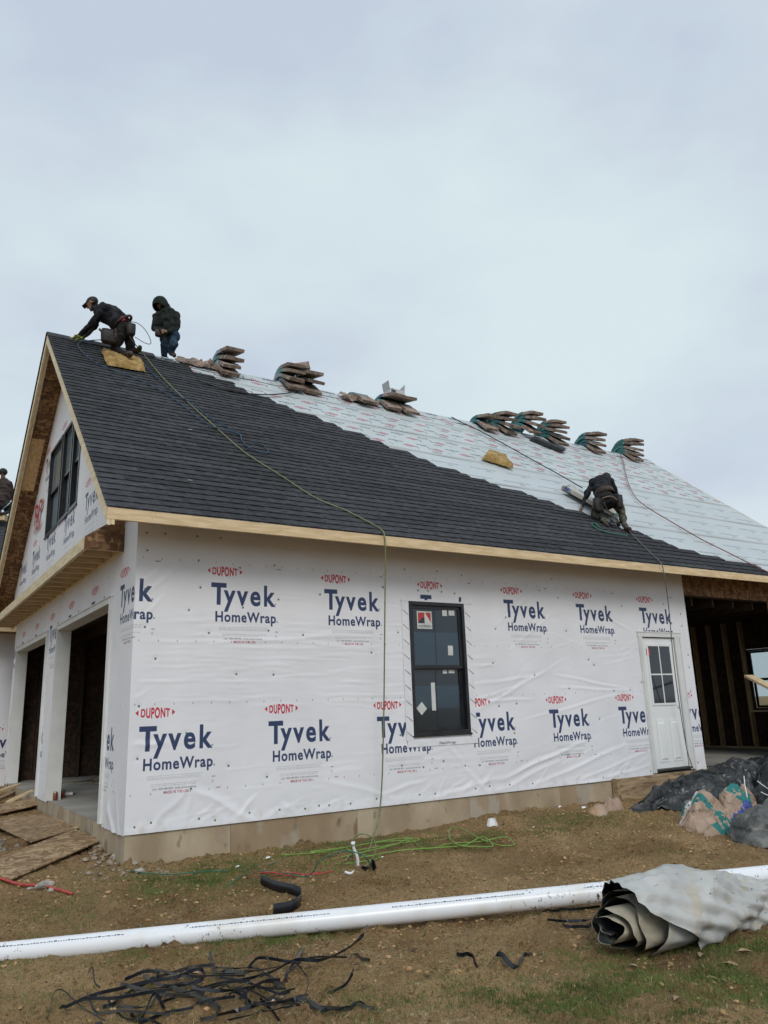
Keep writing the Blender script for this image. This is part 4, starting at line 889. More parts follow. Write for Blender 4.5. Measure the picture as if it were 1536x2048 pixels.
def ribbon(pts, w_, up, n=6, th=.003, clear=None):
    p = spline(pts, n)
    if clear is not None: p[:, 2] = np.maximum(p[:, 2], gz(p[:, 0], p[:, 1])+clear)
    v = []; k = len(p)
    for i in range(k):
        d = p[min(i+1, k-1)]-p[max(i-1, 0)]; d /= np.linalg.norm(d)+1e-9; u = np.array(up[i*len(up)//k] if isinstance(up, list) else up, float); sdv = np.cross(d, u); sdv /= np.linalg.norm(sdv)+1e-9
        u2 = np.cross(sdv, d)
        for a, b in ((-1, -1), (1, -1), (1, 1), (-1, 1)): v.append(p[i]+u2*a*w_/2+sdv*b*th/2)
    f = []
    for i in range(k-1):
        for j in range(4): f.append((i*4+j, (i+1)*4+j, (i+1)*4+(j+1) % 4, i*4+(j+1) % 4))
    f += [(3, 2, 1, 0), tuple((k-1)*4+j for j in range(4))]; return v, f
M['strap'] = noise_mat('black_plastic', (.005,.006,.009), (.018,.022,.028), 6, .34, .1, 30, rnd=.4, spec=.35)
M['strap_dusty'] = noise_mat('dusty_black_plastic', (.014,.016,.018), (.060,.056,.048), 9, .6, .15, 30, rnd=.3)

# ================================================================ GROUND THINGS
# white plastic pipe ---------------------------------------------------------
def mud_pipe():
    m, nt, b = new_mat('white_pvc'); L = nt.links.new; tc = N(nt, 'ShaderNodeTexCoord')
    mp = N(nt, 'ShaderNodeMapping'); mp.inputs['Scale'].default_value = (1, 1, 1); L(tc.outputs['Object'], mp.inputs[0])
    n1 = N(nt, 'ShaderNodeTexNoise'); n1.inputs['Scale'].default_value = 1.1; n1.inputs['Detail'].default_value = 3; L(mp.outputs[0], n1.inputs['Vector'])
    n2 = N(nt, 'ShaderNodeTexNoise'); n2.inputs['Scale'].default_value = 34; n2.inputs['Detail'].default_value = 5; n2.inputs['Roughness'].default_value = .7; L(mp.outputs[0], n2.inputs['Vector'])
    mu = N(nt, 'ShaderNodeMath', operation='MULTIPLY'); L(n1.outputs['Fac'], mu.inputs[0]); L(n2.outputs['Fac'], mu.inputs[1])
    r = N(nt, 'ShaderNodeMapRange'); r.inputs['From Min'].default_value = .372; r.inputs['From Max'].default_value = .40; L(mu.outputs[0], r.inputs['Value'])
    n4 = N(nt, 'ShaderNodeTexNoise'); n4.inputs['Scale'].default_value = 3; n4.inputs['Detail'].default_value = 6; L(mp.outputs[0], n4.inputs['Vector'])
    r4 = N(nt, 'ShaderNodeMapRange'); r4.inputs['From Min'].default_value = .5; r4.inputs['From Max'].default_value = .72; r4.inputs['To Max'].default_value = .55; L(n4.outputs['Fac'], r4.inputs['Value'])
    x = N(nt, 'ShaderNodeMixRGB'); x.inputs[1].default_value = (.76, .78, .81, 1); x.inputs[2].default_value = (.55, .49, .38, 1); L(r4.outputs[0], x.inputs[0])
    y = N(nt, 'ShaderNodeMixRGB'); y.inputs[2].default_value = (.10, .065, .035, 1); L(r.outputs[0], y.inputs[0]); L(x.outputs[0], y.inputs[1]); L(y.outputs[0], b.inputs['Base Color'])
    b.inputs['Roughness'].default_value = .28; b.inputs['Specular IOR Level'].default_value = .5; return m
M['pvc'] = mud_pipe()
pA = dep(0, 1907, 1.0); 
def pipe_end(px, py, z):   # point on the ray at height z
    return onz(px, py, z)
PD = .145
A_ = pipe_end(0, 1907.5, -.435); B_ = pipe_end(1190, 1786, -.272)
dirp = (B_-A_)/np.linalg.norm(B_-A_)
P0, P1 = A_-dirp*1.6, B_+dirp*3.4
pipe = empty('pipe', P0+np.array([0, 0, -PD/2]), 'long white plastic pipe lying across the yard, mud splashed', 'pipe')
sd_ = np.cross(dirp, [0, 0, 1]); sd_ /= np.linalg.norm(sd_); up_ = np.cross(sd_, dirp)
v = []; f = []; nseg = 40; nr = 32
for k, rr in ((0, PD/2), (1, PD/2-.008)):
    for i in range(nseg+1):
        c = P0+(P1-P0)*i/nseg
        for j in range(nr): a = 2*math.pi*j/nr; v.append(c+(sd_*math.cos(a)+up_*math.sin(a))*rr)
for i in range(nseg):
    for j in range(nr): f.append((i*nr+j, (i+1)*nr+j, (i+1)*nr+(j+1) % nr, i*nr+(j+1) % nr))
o_ = (nseg+1)*nr
for i in range(nseg):
    for j in range(nr): f.append((o_+i*nr+j, o_+i*nr+(j+1) % nr, o_+(i+1)*nr+(j+1) % nr, o_+(i+1)*nr+j))
for i in (0, nseg):
    for j in range(nr): a, b = i*nr+j, i*nr+(j+1) % nr; f.append((a, b, o_+b, o_+a) if i == 0 else (b, a, o_+a, o_+b))
mesh('pipe_wall', v, f, M['pvc'], pipe, smooth=True)
g = G(); t = .3; LP = np.linalg.norm(P1-P0)          # printed line: dashes wrapped on the surface
while t < LP-.3:
    if (t % 1.45) < 1.0:
        w_ = random.uniform(.006, .022); h_ = random.uniform(.05, .12)
        for e_ in (0,):
            q = []
            for tt in (t, t+w_):
                for an in (.92, .92+h_): a = .80+(an-.92)*1.3; c = P0+dirp*tt; q.append(c+(sd_*math.cos(a)+up_*math.sin(a))*(PD/2+.0006))
            g.add(q, [(0, 1, 3, 2)])
        t += w_+.006
    else: t += .05
g.out('printed_line', flat_mat('pipe_print', (.10,.13,.20), .5), pipe)

# muddy boards left of the corner -------------------------------------------
def plank(name, pts, th, mat, label, cat, group=None, lift=.0):
    """pts: four ground pixels (corner order) with heights above the soil"""
    q = [ongr(a, b, c) for a, b, c in pts]
    g = G(); g.hexa([p-np.array([0, 0, th]) for p in q]+q); o = g.out(name, mat); return tag(o, label, cat, group)
plank('osb_sheet', [(62,1674,.06),(170,1651,.06),(88,1627,.05),(-30,1640,.04)], .012, M['osb_mud'], 'muddy strand board sheet lying beside the gravel, upper of the two big sheets', 'board')
plank('osb_sheet', [(22,1750,.05),(205,1680,.05),(150,1660,.07),(-60,1735,.04)], .014, M['osb_mud'], 'long muddy strand board sheet pointing at the foundation corner', 'board')
plank('osb_sheet', [(0,1627,.05),(74,1612,.06),(66,1603,.06),(-30,1612,.05)], .012, M['osb_mud'], 'small muddy board just below the tilted pale studs', 'board')
def stick(name, a, b, w_, h_, mat, label, cat, group=None, up=(0, 0, 1)):
    g = G(); g.beam(a, b, w_, h_, up=up); return tag(g.out(name, mat), label, cat, group)
stick('lumber_stud', ongr(12, 1606, .04), onz(66, 1581, .02), .085, .036, M['lumber'], 'pale timber stud propped on the garage slab, nearer one', 'timber')
stick('lumber_stud', ongr(-25, 1592, .04), onz(38, 1569, .015), .085, .036, M['lumber'], 'pale timber stud further back, leaning toward the far jamb', 'timber')
stick('lumber_stud', ongr(-15, 1604, .02), ongr(30, 1585, .04), .085, .036, M['old_lumber'], 'dull muddy timber stud lying under the pale ones', 'timber')
def can(px, py, col, label):
    p = onz(px, py, 0.001); g = G(); r_ = .033
    v = []; prof = [(0, .002), (.026, .0), (.033, .008), (.033, .108), (.025, .121), (.024, .118), (0, .117)]
    n = 16
    for rr, z in prof:
        for j in range(n): v.append((p[0]+rr*math.cos(6.2832*j/n), p[1]+rr*math.sin(6.2832*j/n), p[2]+z))
    f = [(i*n+j, i*n+(j+1) % n, (i+1)*n+(j+1) % n, (i+1)*n+j) for i in range(len(prof)-1) for j in range(n)]
    mi = [0 if 2 <= k//n < 3 else 1 for k in range(len(f))]
    o = mesh('drink_can', v, f, [col, M['alu']], mi=mi, smooth=True); tag(o, label, 'can')
M['alu'] = flat_mat('aluminium', (.45, .44, .42), .35, metal=.9); M['copper'] = noise_mat('copper_can', (.19,.065,.035), (.27,.10,.06), 20, .4, 0, metal=.3)
can(110, 1601, M['copper'], 'copper coloured can at the foot of the white post, nearer the camera')
can(125, 1596, M['copper'], 'copper coloured can behind the first one, beside the clear tube')
a, b = onz(120, 1589, .03), onz(152, 1587, .03); g = G(); g.tube([a, a+(b-a)*.8], .026, 12, 0); g.tube([a+(b-a)*.8, a+(b-a)*.83, b], [.026, .012, .006], 12, 1); g.tube([a-(b-a)*.02, a-(b-a)*.0], .027, 12, 1)
tag(g.out('caulk_tube', [M['plainwrap'], M['ink']], smooth=False), 'clear sealant tube with black nozzle lying on the garage slab', 'tube')

def hose(name, pts, r, mat, label, cat='hose', n=7, seg=8):
    p = spline(pts, n); g = G(); g.tube(p, r, seg); return tag(g.out(name, mat, smooth=True), label, cat)
Hm = {k: noise_mat(k, a, b, 20, .42, 0) for k, a, b in (('hose_lime', (.13,.24,.04), (.20,.33,.07)), ('hose_olive', (.14,.16,.07), (.20,.22,.10)), ('hose_blue', (.010,.035,.07), (.016,.055,.10)), ('hose_black', (.012,.014,.018), (.03,.03,.034)),
      ('hose_red', (.30,.035,.03), (.42,.06,.05)), ('hose_pink', (.20,.075,.07), (.28,.12,.11)), ('hose_green', (.02,.11,.075), (.035,.17,.11)), ('hose_grey', (.09,.095,.09), (.16,.165,.155)), ('hose_tan', (.26,.17,.09), (.36,.25,.14)))}
hose('hose', [onz(118, 1565, .03), onz(150, 1564, .02), onz(175, 1561, .02), onz(190, 1559, .02), onz(199, 1554, .10), onz(190, 1562, .02), onz(184, 1565, .02), onz(205, 1567, .02), onz(230, 1560, .02)], .010, Hm['hose_tan'], 'tan hose looped on the garage floor behind the jamb')
# lime hose: from the first roofer down the shingles, over the eave and down the wall to the yard
R_ = lambda px, py, o=.018: onr(px, py, o)
eave = hit(768, 1066, (0, 1, 0), -EO-.03)
pts = [dep(247, 655, 12.85), dep(256, 664, 12.8), dep(262, 678, 12.85), R_(290, 712, .10), R_(330, 760), R_(380, 808), R_(440, 862), R_(490, 905), R_(560, 950), R_(630, 995), R_(690, 1020), R_(735, 1043), R_(760, 1057, .02), hit(769, 1072, (0, 1, 0), -EO-.03)]
for px, py, y in ((771,1120,-.62),(770,1200,-.55),(769,1300,-.45),(768,1400,-.36),(766,1500,-.28),(763,1580,-.22),(757,1640,-.20),(746,1672,-.35)): pts.append(hit(px, py, (0, 1, 0), y))
pts += [ongr(735, 1700, .03), ongr(705, 1712, .02), ongr(690, 1705, .03)]
hose('air_hose', pts, .0085, Hm['hose_olive'], 'thin yellow-green air hose running down the shingles and hanging in front of the wall', 'hose')
hose('air_hose', [dep(247, 652, 12.9), dep(262, 644, 12.9), dep(278, 648, 12.9), dep(292, 662, 12.9), dep(301, 680, 12.9), dep(300, 688, 12.9), dep(288, 685, 12.9), dep(270, 674, 12.9)], .0065, Hm['hose_grey'], 'grey loop of air line standing off the kneeling roofer\'s belt')
gg = lambda px, py, o=.02: ongr(px, py, o)
# coil of lime hose in the grass
pts = [gg(693,1700,.03), gg(720,1708,.02), gg(760,1715), gg(700,1724), gg(640,1722), gg(700,1712,.03), gg(790,1690,.03), gg(820,1678,.03), gg(850,1697), gg(900,1690,.03), gg(960,1683,.03), gg(1010,1676,.04), gg(1028,1686,.03), gg(1000,1690,.04), gg(960,1680,.04),
       gg(930,1662,.05), gg(905,1656,.06), gg(898,1672,.05), gg(915,1690,.04), gg(950,1693,.04), gg(985,1688,.05), gg(965,1676,.06), gg(930,1690,.04), gg(880,1699), gg(800,1703), gg(740,1712), gg(700,1718)]
hose('garden_hose', pts, .0068, Hm['hose_lime'], 'bright lime green hose in loose loops on the grass by the foundation')
pts = [gg(560,1712), gg(640,1705,.03), gg(720,1690,.03), gg(800,1677,.04), gg(840,1680,.03), gg(780,1690,.03), gg(700,1702,.03), gg(620,1708,.02), gg(690,1696,.04), gg(760,1684,.04), gg(822,1676,.03)]
hose('garden_hose', pts, .0062, Hm['hose_lime'], 'green hose strands bunched behind the bent white conduit')
b0 = gg(700, 1718, 0); b1 = dep(748, 1700, depth_of(b0)-.05)
pts = [gg(706, 1722, .02), dep(704, 1690, depth_of(b0)), dep(712, 1672, depth_of(b0)), dep(730, 1668, depth_of(b0)), dep(748, 1680, depth_of(b0)), dep(751, 1700, depth_of(b0)-.03), dep(742, 1722, depth_of(b0)-.06), gg(728, 1735, .02)]
hose('garden_hose', pts, .0075, Hm['hose_olive'], 'single stiff loop of olive hose standing up round the white conduit')
hose('garden_hose', [gg(455,1760), gg(500,1755), gg(560,1748), gg(615,1750,.03), dep(640, 1722, 7.05), dep(680, 1703, 7.05), dep(715, 1706, 7.0), dep(735, 1718, 6.95), gg(742,1736)], .0055, Hm['hose_green'], 'dull green hose arching low between black strip and conduit')
hose('garden_hose', [gg(245,1740), gg(330,1748), gg(420,1742), gg(500,1738), gg(560,1728)], .0055, Hm['hose_green'], 'dark green hose half buried in grass near the corner stones')
# bent white conduit and its black boot
q = gg(716, 1744, 0); dq = depth_of(q)
g = G(); g.tube(spline([q+np.array([0,0,-.03]), dep(716, 1728, dq), dep(714, 1712, dq), dep(708, 1698, dq), dep(706, 1688, dq)], 5), .014, 12, 0); g.tube([dep(706.5, 1690, dq), dep(706, 1684, dq)], .02, 12, 0)
g.tube(spline([gg(690,1745,.012), gg(702,1748,.012), q+np.array([0,0,.015]), gg(722,1735,.02)], 4), .013, 8, 0)
tag(g.out('conduit', M['plainwrap'], smooth=True), 'bent white conduit stub standing in the soil', 'pipe')
g = G()
v, f = ribbon([gg(722,1738,.01), gg(730,1734,.03), gg(738,1738,.02), gg(744,1733,.04), gg(750,1740,.02)], .05, (.3, -.3, .8), 5, .006); tag(mesh('plastic_scrap', v, f, M['strap']), 'crumpled black scrap beside the bent conduit', 'scrap')
# red hoses
hose('garden_hose', [gg(668,1742), gg(620,1744), gg(590,1746), gg(560,1748), gg(530,1745,.03), gg(520,1752,.04), gg(535,1757,.04), gg(565,1757,.03), gg(590,1752), gg(640,1745)], .006, Hm['hose_red'], 'red hose doubled back at the black plastic strip')
hose('garden_hose', [gg(-40,1748), gg(0,1754), gg(40,1764), gg(80,1770), gg(115,1776), gg(145,1781)], .013, Hm['hose_red'], 'red hose at the left edge below the muddy board')
# black zigzag strip standing on edge
v, f = ribbon([gg(547,1826,.045), gg(549,1822,.045), gg(575,1815,.045), gg(594,1808,.045), gg(602,1798,.045), gg(600,1790,.045), gg(585,1781,.045), gg(550,1772,.045), gg(524,1765,.045), gg(521,1763,.045)], .088, (0, 0, 1), 6, .003)
tag(mesh('plastic_strip', v, f, M['strap'], smooth=True), 'wide black plastic strip standing on edge in a zigzag behind the pipe', 'strip')
# heap of black strapping in the foreground
def strap(pix, w_=.034, tilt=(0, 0, 1), m_='strap', label=None, group='black plastic straps heaped in the foreground', flat_=True):
    pts = []
    for px, py, h_ in pix:
        d = dep(px, py, 1.0); b_ = ongr(px, py, 0)
        if h_ > .06:       # lifted points keep the pixel but come toward the camera
            z = b_[2]+h_; pts.append(onz(px, py, z))
        else: pts.append(ongr(px, py, h_+.006))
    w_ *= .60; v, f = ribbon(pts, w_, [tuple(np.array((random.uniform(-.8, .8), random.uniform(-.8, .8), 1.0))*(1 if not flat_ else 1)) for _ in range(4)] if flat_ == 2 else tilt, 7, .0022, clear=w_*.30+.004)
    o = mesh('plastic_strap', v, f, M[m_], smooth=False); tag(o, label or 'black plastic packing strap tangled in the foreground heap', 'strap', group); return o
up1, flt = (0.2, .1, 1), (.7, -.7, .35)
strap([(735,1850,.20),(728,1866,.16),(712,1884,.12),(680,1905,.09),(640,1920,.07),(590,1930,.05),(540,1945,.03),(490,1958,.03),(450,1965,.02)], .036, (.3,-.5,.8), label='longest black strap curving up to the pipe at its right end')
strap([(449,1945,.02),(500,1950,.03),(560,1934,.03),(620,1918,.04),(690,1916,.02),(740,1914,.01)], .038, flt, 'strap_dusty', label='flat grey-black strap reaching right under the longest one')
strap([(497,1936,.02),(505,1920,.05),(517,1911,.05),(540,1915,.05),(570,1922,.05),(600,1926,.04)], .030, up1, label='black strap bent in a small triangle above the heap')
strap([(590,1925,.04),(605,1940,.03),(617,1958,.02),(608,1975,.01)], .014, up1, 'strap_dusty', label='narrow strap hanging down right of the triangle')
strap([(605,1891,.02),(600,1910,.04),(585,1930,.04),(566,1950,.03),(553,1965,.01)], .042, flt, label='broad short black strap crossing the longest one')
strap([(532,1910,.06),(537,1925,.05),(536,1945,.03),(532,1960,.02)], .026, up1, 'strap_dusty', label='rusty brown strap piece standing upright')
strap([(420,1906,.02),(426,1925,.03),(434,1948,.03),(440,1958,.02)], .030, flt, 'strap_dusty', label='short grey strap pointing to the pipe, left of the triangle')
strap([(707,1936,.07),(703,1950,.05),(692,1968,.03),(672,1984,.01),(655,1988,.00)], .030, up1, label='black strap end curling up at the right of the heap')
strap([(730,2018,.01),(690,2006,.02),(650,1996,.03),(612,1990,.04),(575,2000,.04),(520,2012,.03),(470,2022,.03),(425,2032,.02)], .042, flt, label='wide black strap along the lower right of the heap')
strap([(750,2016,.01),(700,2010,.01),(640,2005,.02),(580,2003,.02),(530,2010,.02)], .034, up1, 'strap_dusty', label='grey-black strap lying just under the wide lower right one')
strap([(522,1978,.05),(521,1995,.04),(522,2012,.02),(545,2022,.02),(562,2030,.01)], .026, up1, label='thin black strap folded sharply below the white chip')
strap([(440,1956,.03),(480,1966,.03),(520,1972,.04),(560,1990,.03),(580,1998,.02)], .022, up1, label='narrow strap running from the centre to the white chips')
strap([(250,1960,.04),(290,1950,.05),(315,1945,.07),(316,1952,.06),(295,1964,.04),(262,1982,.03),(225,2006,.02),(205,2018,.01)], .034, up1, label='black strap folded in a pointed loop at the upper left of the heap')
strap([(160,2000,.01),(200,1982,.04),(240,1972,.05),(300,1962,.05),(350,1955,.05),(395,1942,.06),(408,1946,.05),(400,1956,.04),(350,1972,.03)], .034, up1, label='black strap looping back in the middle of the heap')
strap([(225,2008,.02),(260,1990,.03),(320,1975,.03),(370,1968,.04),(420,1955,.04),(470,1948,.04)], .030, flt, label='grey strap crossing the looped one, upper left')
strap([(240,1978,.03),(290,1980,.03),(340,1990,.03),(380,1988,.03),(430,1975,.03),(450,1968,.02)], .036, (.6,-.5,.5), 'strap_dusty', label='dusty brown strap sagging across the left middle of the heap')
strap([(320,2005,.02),(360,1990,.03),(400,1978,.03),(450,1965,.03),(500,1962,.03)], .028, up1, label='black strap just below the middle, rising to the right')
strap([(98,2042,.01),(96,2020,.02),(108,2000,.03),(125,1992,.03),(150,1998,.03),(165,2010,.02),(190,2030,.02),(210,2040,.01)], .012, up1, 'strap_dusty', label='thin round black wire curling at the far left of the heap')
strap([(190,2046,.01),(230,2030,.02),(280,2015,.03),(330,2000,.03),(360,1985,.02)], .026, flt, 'strap_dusty', label='dusty strap coming in from the bottom edge, left of centre')
strap([(175,1985,.04),(178,2005,.03),(195,2018,.02),(240,2022,.03),(300,2030,.03),(340,2025,.02)], .022, up1, 'strap_dusty', label='narrow dusty strap curving under the left loops')
strap([(340,1972,.03),(380,1985,.03),(420,2005,.03),(440,2022,.02)], .038, flt, 'strap_dusty', label='broad dusty strap dropping from the middle to the bottom edge')
strap([(280,2045,.01),(330,2035,.02),(380,2018,.02),(420,2008,.03),(470,1998,.03)], .026, up1, label='black strap running up from the bottom edge to the centre')
strap([(400,2046,.01),(430,2030,.03),(434,2018,.05),(436,2000,.04)], .030, up1, 'strap_dusty', label='short brown strap rising at the bottom centre')
strap([(360,1945,.03),(372,1938,.06),(400,1940,.05),(408,1952,.03),(372,1950,.02)], .026, up1, label='small black loop at the upper middle of the heap')
strap([(470,1980,.04),(490,1985,.05),(500,2000,.03),(560,1985,.03),(590,1975,.02)], .030, (.6,-.5,.5), 'strap_dusty', label='dusty strap arching over the right middle of the heap')
strap([(176,1945,.05),(185,1935,.10),(190,1950,.06),(200,1975,.04)], .020, up1, 'strap_dusty', label='twiggy upright strap end at the left of the heap')
strap([(913,1906,.03),(925,1913,.02),(940,1922,.01),(955,1925,.01)], .040, up1, label='small black strip left of the burnt looking piece', group='black strips on the bare soil')
strap([(975,1932,.01),(1000,1923,.02),(1030,1920,.02),(1070,1908,.02)], .050, (.5,-.4,.6), label='dark sooty strip lying alone on the bare soil right of the heap', group='black strips on the bare soil')
strap([(1085,1822,.01),(1110,1818,.01),(1160,1814,.02),(1200,1812,.01)], .030, up1, label='thin black strip in the shade under the pipe', group='black strips on the bare soil')
strap([(1095,1846,.01),(1130,1842,.01),(1180,1832,.02),(1205,1828,.01)], .034, flt, label='upper black strip running under the rolled tarpaulin', group='black strips on the bare soil')
strap([(1120,1838,.01),(1130,1852,.01),(1165,1853,.02),(1200,1853,.01)], .032, up1, label='hooked black strip left of the rolled tarpaulin end', group='black strips on the bare soil')

strap([(118,2020,.02),(170,2006,.04),(230,1996,.05),(300,1984,.06),(345,1978,.05)], .03, up1, label='sooty strap lying along the left of the heap')
strap([(385,1978,.05),(430,1984,.06),(480,1978,.07),(520,1965,.06),(548,1950,.04)], .034, flt, label='dark strap bridging the centre of the heap')
strap([(300,1958,.05),(345,1945,.07),(385,1934,.08),(430,1930,.06)], .03, up1, 'strap_dusty', label='dusty strap along the top left of the heap')
strap([(455,2040,.02),(500,2026,.03),(540,2018,.03),(600,2016,.02)], .03, flt, 'strap_dusty', label='flat dusty strap near the bottom edge, right of centre')
strap([(478,1998,.05),(505,1975,.08),(530,1962,.08),(560,1958,.05)], .026, up1, label='short black strap standing over the centre right')
for i in range(12):       # more strap ends sprinkled through the heap
    px = random.uniform(150, 640); py = 1975+random.uniform(-28, 50)+(px-400)*-.03; an = random.uniform(-.5, .35); ln = random.uniform(30, 90); cu_ = random.uniform(-18, 18); h0 = random.uniform(.02, .07)
    strap([(px-ln*math.cos(an), py+ln*math.sin(an)*.6, .015), (px-ln*.35, py+cu_*.5, h0), (px+ln*.35, py+cu_*.3-4, h0*.8), (px+ln*math.cos(an), py-ln*math.sin(an)*.6, .015)], random.uniform(.018, .034), random.choice([up1, flt]), random.choice(['strap', 'strap_dusty']), label='short black or dusty strap end lost in the middle of the foreground heap')
# dead leaves and white scraps
def leaf(px, py, s_, rot, label, m_):
    p = ongr(px, py, .012); c, sn = math.cos(rot), math.sin(rot); g = G(); pr = [(0,-1,0),(.35,-.4,.25),(.42,.2,.35),(.0,1,.1),(-.42,.2,.30),(-.33,-.45,.2)]
    v = [(p[0]+(a*c-b*sn)*s_, p[1]+(a*sn+b*c)*s_, p[2]+h_*s_) for a, b, h_ in pr]+[(p[0], p[1], p[2]+.05*s_)]
    v += [(a, b, c_-.0015) for a, b, c_ in v]
    f = [(i, (i+1) % 6, 6) for i in range(6)]+[((i+1) % 6+7, i+7, 13) for i in range(6)]; tag(mesh('dead_leaf', v, f, m_), label, 'leaf')
M['leaf'] = noise_mat('dead_leaf', (.22,.14,.08), (.38,.27,.17), 30, .8, .3, 60)
for px, py, s_, r_, lb in ((1120,2008,.05,2.4,'upright pale leaf alone near the bottom edge'),(1490,1905,.05,1.0,'dead leaf just right of the rolled tarpaulin foot'),(1462,1930,.05,.3,'dead leaf between two others below the rolled tarpaulin'),(1405,1925,.05,2.0,'curled leaf under the rolled tarpaulin\'s lower fold'),
    (1425,1975,.04,.7,'small leaf in the thicker grass at lower right'),(1355,2013,.04,1.9,'pale torn leaf low in the right hand grass'),(385,1948,.06,.9,'broad tan leaf touching the strap heap'),(1268,1890+40,.03,.4,'tiny leaf at the dark mouth of the rolled tarpaulin')): leaf(px, py, s_, r_, lb, M['leaf'])
def rock(name, c, r_, mat, label, cat, seed=0, flat_=.7, sub=2):
    bm = bmesh.new(); bmesh.ops.create_icosphere(bm, subdivisions=sub, radius=1.0); g = []
    for q in bm.verts:
        d = q.co.copy(); k = 1+.45*(mnoise.noise(d*1.3+Vector((seed, 0, 0))))+.2*mnoise.noise(d*3+Vector((0, seed, 0))); g.append((c[0]+d.x*k*r_[0], c[1]+d.y*k*r_[1], c[2]+d.z*k*r_[2]))
    f = [[w_.index for w_ in q.verts] for q in bm.faces]; bm.free(); return tag(mesh(name, g, f, mat), label, cat)
M['stone'] = noise_mat('pale_stone', (.26,.24,.21), (.42,.39,.34), 12, .9, .4, 60)
for i, (px, py, s_, lb) in enumerate(((266,1731,.055,'grey stone at the foundation corner, left of a pair'),(280,1731,.05,'angular grey stone at the foundation corner, right of a pair'),(238,1713,.085,'largest pale stone chunk against the gable foundation'),(233,1698,.05,'pale stone on top of the rubble by the gable foundation'),(251,1722,.04,'small pale stone between the big chunk and the corner'),
    (90,1773,.07,'flat white stone on the red hose'),(103,1780,.04,'small white stone below the flat one'),(88,1562+75,.05,'stone on the soil heap near the white post'),(218,1688,.04,'upper stone of the rubble slope'),(62,1775,.03,'white chip left of the flat stone'))):
    rock('stone', ongr(px, py, s_*.25), (s_, s_*.7, s_*.5), M['stone'], lb, 'stone', i*3.1)
M['white'] = flat_mat('white_plastic', (.74,.75,.76), .35)
q = ongr(985, 1657, .0); g = G()
for k in range(5):
    a = k*1.25; b = a+1.25
    g.add([q+np.array([.10*math.cos(a), .05*math.sin(a), .0]), q+np.array([.10*math.cos(b), .05*math.sin(b), .0]), q+np.array([.05*math.cos(b), .03*math.sin(b), .11]), q+np.array([.05*math.cos(a), .03*math.sin(a), .12])], [(0,1,2,3)])
g.add([q+np.array([.05*math.cos(k*1.25), .03*math.sin(k*1.25), .115]) for k in range(5)], [(0,1,2,3,4)]); tag(g.out('plastic_cup', M['white']), 'white crushed plastic cup against the foundation', 'cup')
for i, (px, py, a, lb) in enumerate(((765,1715,.03,'white paper bit in the hose grass'),(536,1717,.05,'white paper sliver left of the hoses'),(475,1734,.04,'white sliver nearest the corner grass'),(828,1709,.02,'tiny white bit on the lime hose'),(1067,1652,.03,'white fleck on soil right of the cup'),(1120,1617,.05,'white wad under the wall, left of the brown wrappers'),(1168,1618,.07,'white wad touching the brown wrappers'),(565,1995,.02,'white chip inside the strap heap'),(546,2001,.015,'smaller white chip inside the strap heap'))):
    q = ongr(px, py, .012); g = G(); g.add([q+np.array([-a/2, 0, 0]), q+np.array([a/2, -a*.2, .01]), q+np.array([a*.4, a*.2, a*.4]), q+np.array([-a*.3, a*.3, a*.3])], [(0,1,2,3),(3,2,1,0)]); tag(g.out('litter_scrap', M['white']), lb, 'litter')

# formwork board and stake at the right end of the foundation
def wall_beam(name, px0, py0, px1, py1, y, w_, h_, mat, label, cat):
    a, b = hit(px0, py0, (0, 1, 0), y), hit(px1, py1, (0, 1, 0), y); return stick(name, a, b, w_, h_, mat, label, cat)
fb = G(); a, b = hit(1240, 1587, (0, 1, 0), -.10), hit(1420, 1562, (0, 1, 0), -.10); fb.box((a[0], -.12, -.36), (a[0]+3.2, -.082, .0)); tag(fb.out('form_board', M['old_lumber']), 'long weathered formwork board against the foundation under the door', 'board')
G0 = G().box((a[0]-.06, -.12, -.40), (a[0]-.005, -.02, .0)); tag(G0.out('form_stake', M['old_lumber']), 'short upright stake at the left end of the formwork board', 'stake')
G0 = G().box((a[0]-.16, -.14, -.40), (a[0]-.065, -.10, -.20)); tag(G0.out('wood_block', M['old_lumber']), 'low wood block left of the formwork stake', 'block')
stick('lumber_plank', hit(1497, 1352, (1, 0, 0), 9.9), hit(1560, 1384, (1, 0, 0), 9.4), .14, .038, M['lumber'], 'pale plank end sticking in from the right edge at window height', 'plank')
# pale lip of timber along the slab edge in the open bay
G0 = G().box((9.42, -.03, -.10), (14.2, -.002, .012)); tag(G0.out('form_strip', M['old_lumber']), 'muddy timber strip along the slab edge of the open bay', 'strip')

# ================================================================ TARPAULINS, PAPER
def crumple_bump(m, scales=((5, .05), (13, .02)), strength=.8):
    """creased facets: cell distance fields, warped, as relief"""
    nt = m.node_tree; b = nt.nodes['Principled BSDF']; L = nt.links.new; tc = N(nt, 'ShaderNodeTexCoord'); nrm = None
    w1 = N(nt, 'ShaderNodeTexNoise'); w1.inputs['Scale'].default_value = 2.2; L(tc.outputs['Object'], w1.inputs['Vector'])
    mx = N(nt, 'ShaderNodeMixRGB'); mx.inputs[0].default_value = .35; L(tc.outputs['Object'], mx.inputs[1]); L(w1.outputs['Color'], mx.inputs[2])
    for sc, di in scales:
        vo = N(nt, 'ShaderNodeTexVoronoi'); vo.inputs['Scale'].default_value = sc; vo.feature = 'F1'; L(mx.outputs[0], vo.inputs['Vector'])
        bp = N(nt, 'ShaderNodeBump'); bp.inputs['Strength'].default_value = strength; bp.inputs['Distance'].default_value = di; L(vo.outputs['Distance'], bp.inputs['Height'])
        if nrm is not None: L(nrm, bp.inputs['Normal'])
        nrm = bp.outputs[0]
    L(nrm, b.inputs['Normal']); return m
